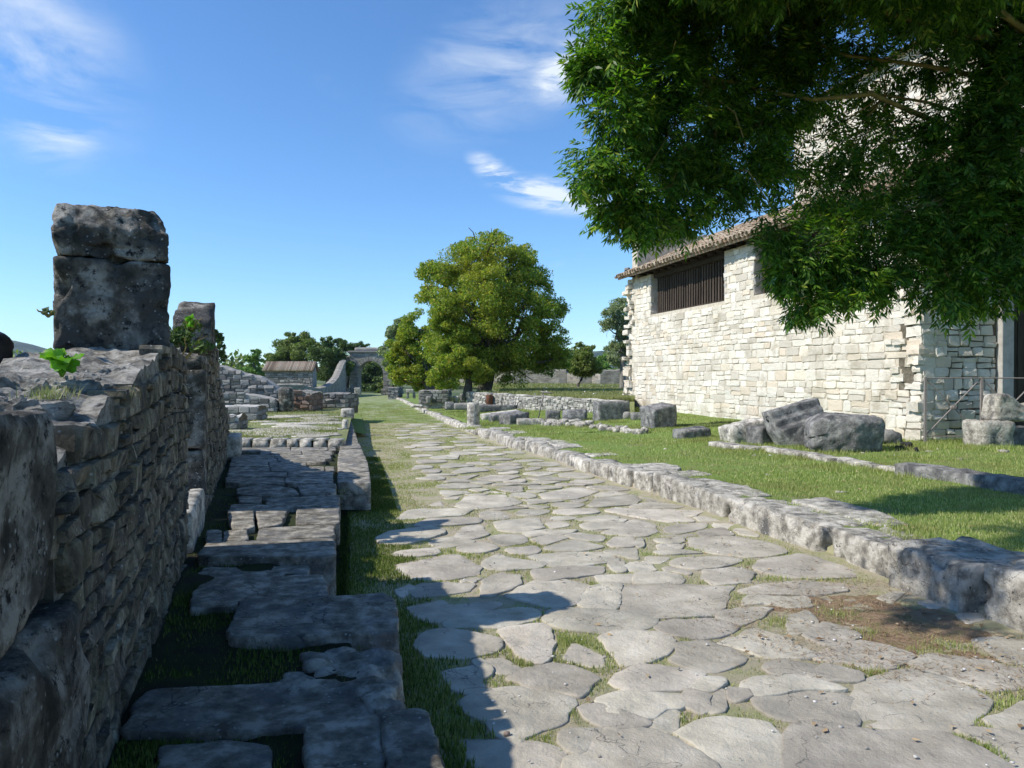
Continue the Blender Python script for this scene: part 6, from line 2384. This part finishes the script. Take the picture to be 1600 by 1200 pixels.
# taller tufts round kerb backs, boulders and building foot
n = 16000
s_ = rng.integers(0, 60, n)
tc_ = [(1446, 694), (1390, 703), (1300, 708), (1240, 700), (1180, 697), (1150, 690), (1080, 690), (1040, 672), (1010, 665), (960, 660), (900, 668), (1420, 715), (1530, 700), (1560, 702), (1350, 736), (1290, 728), (1230, 718), (1160, 706), (1440, 745), (1480, 700), (1500, 745), (1110, 688),
       (820, 668), (790, 668), (740, 670), (760, 662), (690, 642), (665, 633), (860, 672), (1460, 690), (1500, 690), (1400, 700)]
cs_ = np.array([[*grd(*tc_[i % len(tc_)])] for i in range(60)])
X = cs_[s_, 0] + rng.normal(size=n) * .28; Y = cs_[s_, 1] + rng.normal(size=n) * .16
k = (SNV.x * X + SNV.y * Y < 11.75) | (SD.x * X + SD.y * Y < 12.2)
X, Y = X[k], Y[k]
blades('grass_tufts', X, Y, np_lawn(X, Y), .075, .012, 'grass', 'taller grass round the fallen stones')

# street: grass where no stone lies
n = 380000
Y = sample_D(n, 3.0, 60, 1.45)
xa = np_along(LB, Y) - .34; xb = np_along(KB, Y) + .05
X = xa + (xb - xa) * rng.random(n)
ii = ((X - GX0) / GC).astype(int); jj = ((Y - GY0) / GC).astype(int)
ok = (ii >= 0) & (ii < mask.shape[0]) & (jj >= 0) & (jj < mask.shape[1])
st = np.zeros(n, bool); st[ok] = mask[ii[ok], jj[ok]]
# far down the street the turf creeps over the stones
cover = np.clip((Y - 12) / 14, 0, .5)
st &= rng.random(n) > cover
fx = (X - xa) / (xb - xa)
pat = vn(X, Y, 2.6, 1) + .5 * vn(X, Y, 7, 3)
prob = np.clip(.42 + .6 * pat + np.clip((Y - 9) / 10, 0, .6) + .5 * (fx < .2), .05, 1)
c_ = on(1420, 975, STREET)
prob *= np.where(((X - c_.x) / 1.1) ** 2 + ((Y - c_.y) / .95) ** 2 < 1, .16, 1)
k = ~st & (rng.random(n) < prob)
X, Y, pat, fx = X[k], Y[k], pat[k], fx[k]
Z = -.008 * Y - .006
dry = (vn(X, Y, 1.3, 7) + rng.normal(size=len(X)) * .35 > .12)
h_ = .013 + .010 * (pat + 1) * .5 + .0002 * np.minimum(Y, 12)
h_ = np.where(Y > 11, h_ * .75, h_)
blades('street_grass', X[~dry], Y[~dry], Z[~dry], h_[~dry], .005 + .0005 * Y[~dry], 'grass', 'green grass in the joints of the paved street')
blades('dry_street_grass', X[dry], Y[dry], Z[dry], h_[dry], .005 + .0005 * Y[dry], 'dgrass', 'dry yellowish grass in the joints of the paved street')
# green tufts at joints
n = 9000
tf = [(545, 960), (900, 1010), (1060, 985), (570, 740), (1230, 970), (1310, 960), (1360, 990), (1330, 1000), (1215, 975), (960, 915), (1148, 935), (1165, 880), (1100, 860), (1010, 868), (1275, 900), (935, 915), (885, 1000), (870, 1005), (890, 1120), (905, 1125),
      (1100, 1190), (1110, 1195), (1240, 1190), (1370, 1055), (1380, 1050), (1340, 1140), (1560, 1180), (700, 1140), (740, 1170), (760, 1150), (650, 1100), (690, 1080), (630, 1060), (845, 970), (810, 990), (1000, 960), (1440, 1020), (1480, 1010), (1200, 905), (1290, 905)]
cs_ = np.array([[*on(*t, STREET)] for t in tf])
s_ = rng.integers(0, len(tf), n)
X = cs_[s_, 0] + rng.normal(size=n) * .09; Y = cs_[s_, 1] + rng.normal(size=n) * .05
ii = np.clip(((X - GX0) / GC).astype(int), 0, mask.shape[0] - 1); jj = np.clip(((Y - GY0) / GC).astype(int), 0, mask.shape[1] - 1)
k = ~mask[ii, jj]
X, Y = X[k], Y[k]
blades('joint_tufts', X, Y, -.008 * Y - .012, .038, .006, 'grass', 'small tufts of grass between paving stones')
# straw and debris on the dirt patch
n = 6500
an = rng.random(n) * 6.283; r_ = rng.random(n) ** .6
r_ = r_ * (1 + .35 * np.abs(rng.normal(size=n)) * (rng.random(n) < .3)); X = c_.x + 1.2 * r_ * np.cos(an); Y = c_.y + 1.1 * r_ * np.sin(an)
k = (X < np_along(KB, Y) - .0)
X, Y = X[k], Y[k]; m = len(X)
a = rng.random(m) * 6.283; L_ = .02 + .05 * rng.random(m)
V = np.empty((m, 3, 3), np.float32)
z0 = -.008 * Y + .003 + .010 * rng.random(m)
V[:, 0, 0] = X - np.sin(a) * .0022; V[:, 0, 1] = Y + np.cos(a) * .0022; V[:, 0, 2] = z0
V[:, 1, 0] = X + np.sin(a) * .0022; V[:, 1, 1] = Y - np.cos(a) * .0022; V[:, 1, 2] = z0
V[:, 2, 0] = X + np.cos(a) * L_; V[:, 2, 1] = Y + np.sin(a) * L_; V[:, 2, 2] = z0 + .012 * rng.random(m)
meta(build_np('straw_litter', V.reshape(-1, 3), 3, 'straw'), 'dry straw and needles littering the dirt by the kerb', None, kind='stuff')
# fallen leaves and scraps on street and lawn
n = 520
Y = sample_D(n, 3.2, 16, 1.3)
X = np_along(KB, Y) + rng.normal(size=n) * 1.6 + .3
k = (X > np_along(LB, Y) + .3) & (X < Y * .8)
X, Y = X[k], Y[k]
onl = X > np_along(KB, Y) + .5
k = onl | (X < np_along(KB, Y) - .02)
X, Y, onl = X[k], Y[k], onl[k]
m = len(X)
Z = np.where(onl, np_lawn(X, Y) + .03, -.008 * Y + .022)
a = rng.random(m) * 6.283; L_ = .012 + .016 * rng.random(m)
V = np.empty((m, 4, 3), np.float32)
for q_, (u_, v_) in enumerate(((-1, 0), (0, .5), (1, 0), (0, -.5))):
    V[:, q_, 0] = X + (np.cos(a) * u_ - np.sin(a) * v_) * L_
    V[:, q_, 1] = Y + (np.sin(a) * u_ + np.cos(a) * v_) * L_
    V[:, q_, 2] = Z + rng.normal(size=m) * .004 * (1 if q_ % 2 else 0)
meta(build_np('fallen_leaves', V.reshape(-1, 3), 4, 'straw'), 'dry fallen leaves scattered over street and lawn', None, kind='stuff')
# pebbles
pv, pf = [], []
rq = random.Random(14)
CV, CF = cube_grid(2, 2, 2)
for i in range(330):
    y = 3.0 + 9 * rq.random() ** 1.6
    x = rq.uniform(lx(y) + .2, kx(y) - .05)
    if i % 3 == 0:
        x, y = c_.x + rq.gauss(0, .55), c_.y + rq.gauss(0, .45)
        if x > kx(y) - .05: continue
    s_ = rq.uniform(.003, .010)
    q = CV * np.array([s_, s_ * rq.uniform(.6, 1), s_ * .6])
    q = q / (np.linalg.norm(CV, axis=1)[:, None] ** .6)
    q += np.array([x, y, street_z(x, y) + .002 + (.012 if mask[min(max(int((x - GX0) / GC), 0), mask.shape[0] - 1), min(max(int((y - GY0) / GC), 0), mask.shape[1] - 1)] else -.012)])
    b_ = len(pv)
    pv.extend(q.tolist()); pf.extend(tuple(t + b_ for t in f) for f in CF)
meta(build('pebbles', pv, pf, 'pebble', None, True), 'small pale pebbles strewn over the street', None, kind='stuff')
p = on(792, 1154, STREET)
o = rock('brick_fragment', (p.x, p.y, p.z + .012), (.028, .02, .022), (0, 0, .4), 'redrubble', None, rnd_=.2, amp=.003, seed=3, res=.01, maxn=4)
meta(o, 'tiny orange brick fragment lying in the joint near the bottom of the picture', 'fragment')

# left side: strip between wall and slabs, and between slabs
n = 60000
Y = sample_D(n, 2.3, 14, 1.3)
xa = WX(Y) + .03; xb = np.minimum(np_along(LB, Y) - .02, np.where(Y > 4.4, -1.45 - (Y - 4.4) * .12, -.75))
X = xa + (xb - xa) * rng.random(n)
ms = np.zeros_like(mask)
for q in wp:
    r = raster(q)
    if r: ms[r[0]:r[1] + 1, r[2]:r[3] + 1] |= r[4]
ii = np.clip(((X - GX0) / GC).astype(int), 0, mask.shape[0] - 1); jj = np.clip(((Y - GY0) / GC).astype(int), 0, mask.shape[1] - 1)
k = ~ms[ii, jj] & (rng.random(n) < np.clip(.35 + .6 * vn(X, Y, 3, 4), .03, 1))
X, Y = X[k], Y[k]
blades('walk_grass', X, Y, np.full(len(X), .236), .020, .007, 'shadegrass', 'grass in the gaps of the paved walk under the ruined wall')
n = 120000
Y = sample_D(n, 2.6, 16, 1.3)
xb = np_along(LB, Y) + .25; xa = xb - np.where(Y < 9.2, 1.5, .5)
X = xa + (xb - xa) * rng.random(n)
k = rng.random(n) < np.clip(.6 + .5 * vn(X, Y, 3, 9), .1, 1)
X, Y = X[k], Y[k]
ii = np.clip(((X - GX0) / GC).astype(int), 0, mask.shape[0] - 1); jj = np.clip(((Y - GY0) / GC).astype(int), 0, mask.shape[1] - 1)
k = ~ms[ii, jj]
X, Y = X[k], Y[k]
zz_ = np.where(X > np_along(LB, Y) - .38, -.008 * Y + .004, -.008 * Y - .045)
ii = np.clip(((X - GX0) / GC).astype(int), 0, mask.shape[0] - 1); jj = np.clip(((Y - GY0) / GC).astype(int), 0, mask.shape[1] - 1)
k = ~mask[ii, jj] & ((X > np.array([walk_edge(t) for t in Y]) - .12) | (Y > 9.2))
X, Y, zz_ = X[k], Y[k], zz_[k]
blades('edge_grass', X, Y, zz_, .030, .007, 'shadegrass', 'grass growing along the foot of the walk')
# meadow
n = 90000
Y = sample_D(n, WB.y + .4, 62, 1.2)
xa = np.where(Y < WA.y, WB.x + (WA.x - WB.x) * (Y - WB.y) / (WA.y - WB.y) + .15, np_along(KB, Y) + 4.2)
xb = np.where(Y < 29, Y * .164, .164 * 29 + (Y - 29) * 4.5)
xb = np.minimum(xb, Y * .42)
X = xa + (xb - xa) * rng.random(n)
k = xb > xa + .1
X, Y = X[k], Y[k]
blades('meadow_grass', X, Y, .74 + .009 * (Y - 26), .15, .022 + .0006 * Y, 'mgrass', 'rough grass of the meadow behind the retaining wall', lean=.8)
# forecourt turf and tufts on the wall head
n = 26000
Y = sample_D(n, 14.3, 30, 1.1)
xa = WX(np.minimum(Y, 16)) - .3 - np.maximum(0, Y - 16) * .38
xb = on(534, 700, .3).x - (Y - 14) * .205 - .25
X = xa + (xb - xa) * rng.random(n)
k = vn(X, Y, 1.1, 3) + .3 * rng.normal(size=n) > .0
X, Y = X[k], Y[k]
blades('forecourt_grass', X, Y, .405 - .003 * (Y - 14), .045, .02, 'mgrass', 'thin turf on the raised forecourt')
for (px, py, D, m, mt_) in ((82, 606, 2.75, 170, 'dgrass'), (206, 578, 3.7, 60, 'dgrass'), (192, 606, 3.1, 30, 'dgrass'), (86, 607, 2.8, 50, 'grass')):
    c = at(px, py, D)
    X = c.x + rng.normal(size=m) * .032; Y = c.y + rng.normal(size=m) * .05
    o = blades('wall_tuft', X, Y, np.full(m, c.z - .035), .045, .003, mt_, 'tuft of dry grass on the broken wall head', lean=.9)

# ---- small daisies / pale flecks on meadow
n = 260
Y = 27 + 26 * rng.random(n) ** 1.3; X = np.minimum(Y * (.02 + .14 * rng.random(n)), Y * .16) 
k = X > WB.x + (WA.x - WB.x) * (Y - WB.y) / (WA.y - WB.y) + .3
X, Y = X[k], Y[k]
C = np.stack([X, Y, .86 + .009 * (Y - 26)], 1)
meta(build_np('meadow_flowers', leaf_quads(C, .075, .9), 4, 'pebble'), 'tiny pale flowers dotted over the meadow', None, kind='stuff')

# ================================================================== PERSON BEHIND THE WALL (only the hair shows at the left edge)
PX, PY, PG = -2.725, 3.86, .17
person = empty('person', (PX, PY, PG), 'dark haired person standing beyond the ruined wall at the left edge', 'person')
J = {  # joint: (position, radius)
    'pelvis': ((0, 0, .88), .135), 'waist': ((0, 0, 1.02), .115), 'chest': ((0, .0, 1.2), .135), 'neckb': ((0, 0, 1.34), .06), 'neck': ((0, .01, 1.40), .05),
    'head1': ((0, .015, 1.47), .075), 'head2': ((0, .015, 1.56), .078),
    'shl': ((-.15, 0, 1.31), .055), 'ell': ((-.21, .02, 1.06), .04), 'wrl': ((-.21, .09, .84), .026),
    'shr': ((.15, 0, 1.31), .055), 'elr': ((.21, .02, 1.06), .04), 'wrr': ((.21, .09, .84), .026),
    'hpl': ((-.09, 0, .82), .09), 'knl': ((-.10, .01, .46), .055), 'anl': ((-.10, -.01, .09), .038), 'tol': ((-.11, .15, .04), .035),
    'hpr': ((.09, 0, .82), .09), 'knr': ((.10, .01, .46), .055), 'anr': ((.10, -.01, .09), .038), 'tor': ((.11, .15, .04), .035),
    'pml': ((-.21, .12, .78), .024), 'pmr': ((.21, .12, .78), .024)}
E_ = [('pelvis', 'waist'), ('waist', 'chest'), ('chest', 'neckb'), ('neckb', 'neck'), ('neck', 'head1'), ('head1', 'head2'), ('chest', 'shl'), ('shl', 'ell'), ('ell', 'wrl'), ('chest', 'shr'), ('shr', 'elr'), ('elr', 'wrr'),
      ('pelvis', 'hpl'), ('hpl', 'knl'), ('knl', 'anl'), ('anl', 'tol'), ('pelvis', 'hpr'), ('hpr', 'knr'), ('knr', 'anr'), ('anr', 'tor'), ('wrl', 'pml'), ('wrr', 'pmr')]
for sd2, pm in ((-1, 'pml'), (1, 'pmr')):
    b = Vector(J[pm][0])
    for k in range(4):
        l = (.068, .076, .07, .055)[k]
        o1 = b + Vector((0, (k - 1.5) * .017, -.03)); o2 = o1 + Vector((-.004 * sd2, .004, -l * .5)); o3 = o2 + Vector((-.012 * sd2, .004, -l * .45))
        for m_, q in enumerate((o1, o2, o3)): J[f'{pm}f{k}{m_}'] = (tuple(q), .0085)
        E_ += [(pm, f'{pm}f{k}0'), (f'{pm}f{k}0', f'{pm}f{k}1'), (f'{pm}f{k}1', f'{pm}f{k}2')]
    J[pm + 't0'] = (tuple(b + Vector((0, .032, -.01))), .010); J[pm + 't1'] = (tuple(b + Vector((-.01 * sd2, .045, -.045))), .009)
    E_ += [(pm, pm + 't0'), (pm + 't0', pm + 't1')]
keys = list(J)
me = bpy.data.meshes.new('body')
me.from_pydata([J[k][0] for k in keys], [(keys.index(a), keys.index(b)) for a, b in E_], [])
body = bpy.data.objects.new('body', me)
COL.objects.link(body)
sm = body.modifiers.new('skin', 'SKIN')
sk_ = me.skin_vertices[0].data
for i, k in enumerate(keys):
    sk_[i].radius = (J[k][1],) * 2
sk_[0].use_root = True
ss = body.modifiers.new('sub', 'SUBSURF'); ss.levels = 1; ss.render_levels = 1
dg = bpy.context.evaluated_depsgraph_get()
me2 = bpy.data.meshes.new_from_object(body.evaluated_get(dg))
bpy.data.objects.remove(body, do_unlink=True)
for mt_ in ('skin', 'shirt', 'trousers'): me2.materials.append(MAT[mt_])
for p_ in me2.polygons:
    z = p_.center.z; x = abs(p_.center.x)
    p_.material_index = 0 if z > 1.335 or (x > .165 and z < 1.12 and z > .6) else (1 if z > .9 else 2)
    p_.use_smooth = True
for v in me2.vertices:     # brow, nose, chin
    if v.co.z > 1.44 and v.co.y > .05:
        d_ = math.exp(-((v.co.z - 1.50) / .02) ** 2 - (v.co.x / .014) ** 2)
        v.co.y += .022 * d_
WLb = Vector((PX, PY, PG))
body = link('body', me2, WLb, person)
for s_ in (-1, 1):
    tube('eye', [WLb + Vector((.028 * s_, .082, 1.525)), WLb + Vector((.028 * s_, .092, 1.525))], [.010, .006], 'hair', person, seg=8)
tube('mouth', [WLb + Vector((-.02, .088, 1.458)), WLb + Vector((.02, .088, 1.458))], [.004, .004], 'redrubble', person, seg=6)


def hair_def(p):
    q = p.copy()
    k = np.clip((.05 - p[:, 2]) / .25, 0, 1)
    q[:, 0] *= 1 + .55 * k
    q[:, 1] -= .03 * k
    front = (p[:, 1] > .045)
    q[:, 1] = np.where(front & (p[:, 2] < .08), .035, q[:, 1])
    return q


hair = rock('hair', WLb + Vector((0, -.012, 1.50)), (.215, .235, .36), (0, 0, 0), 'hair', person, rnd_=.48, amp=.006, seed=4, res=.02, maxn=16, lowf=8, deform=hair_def)
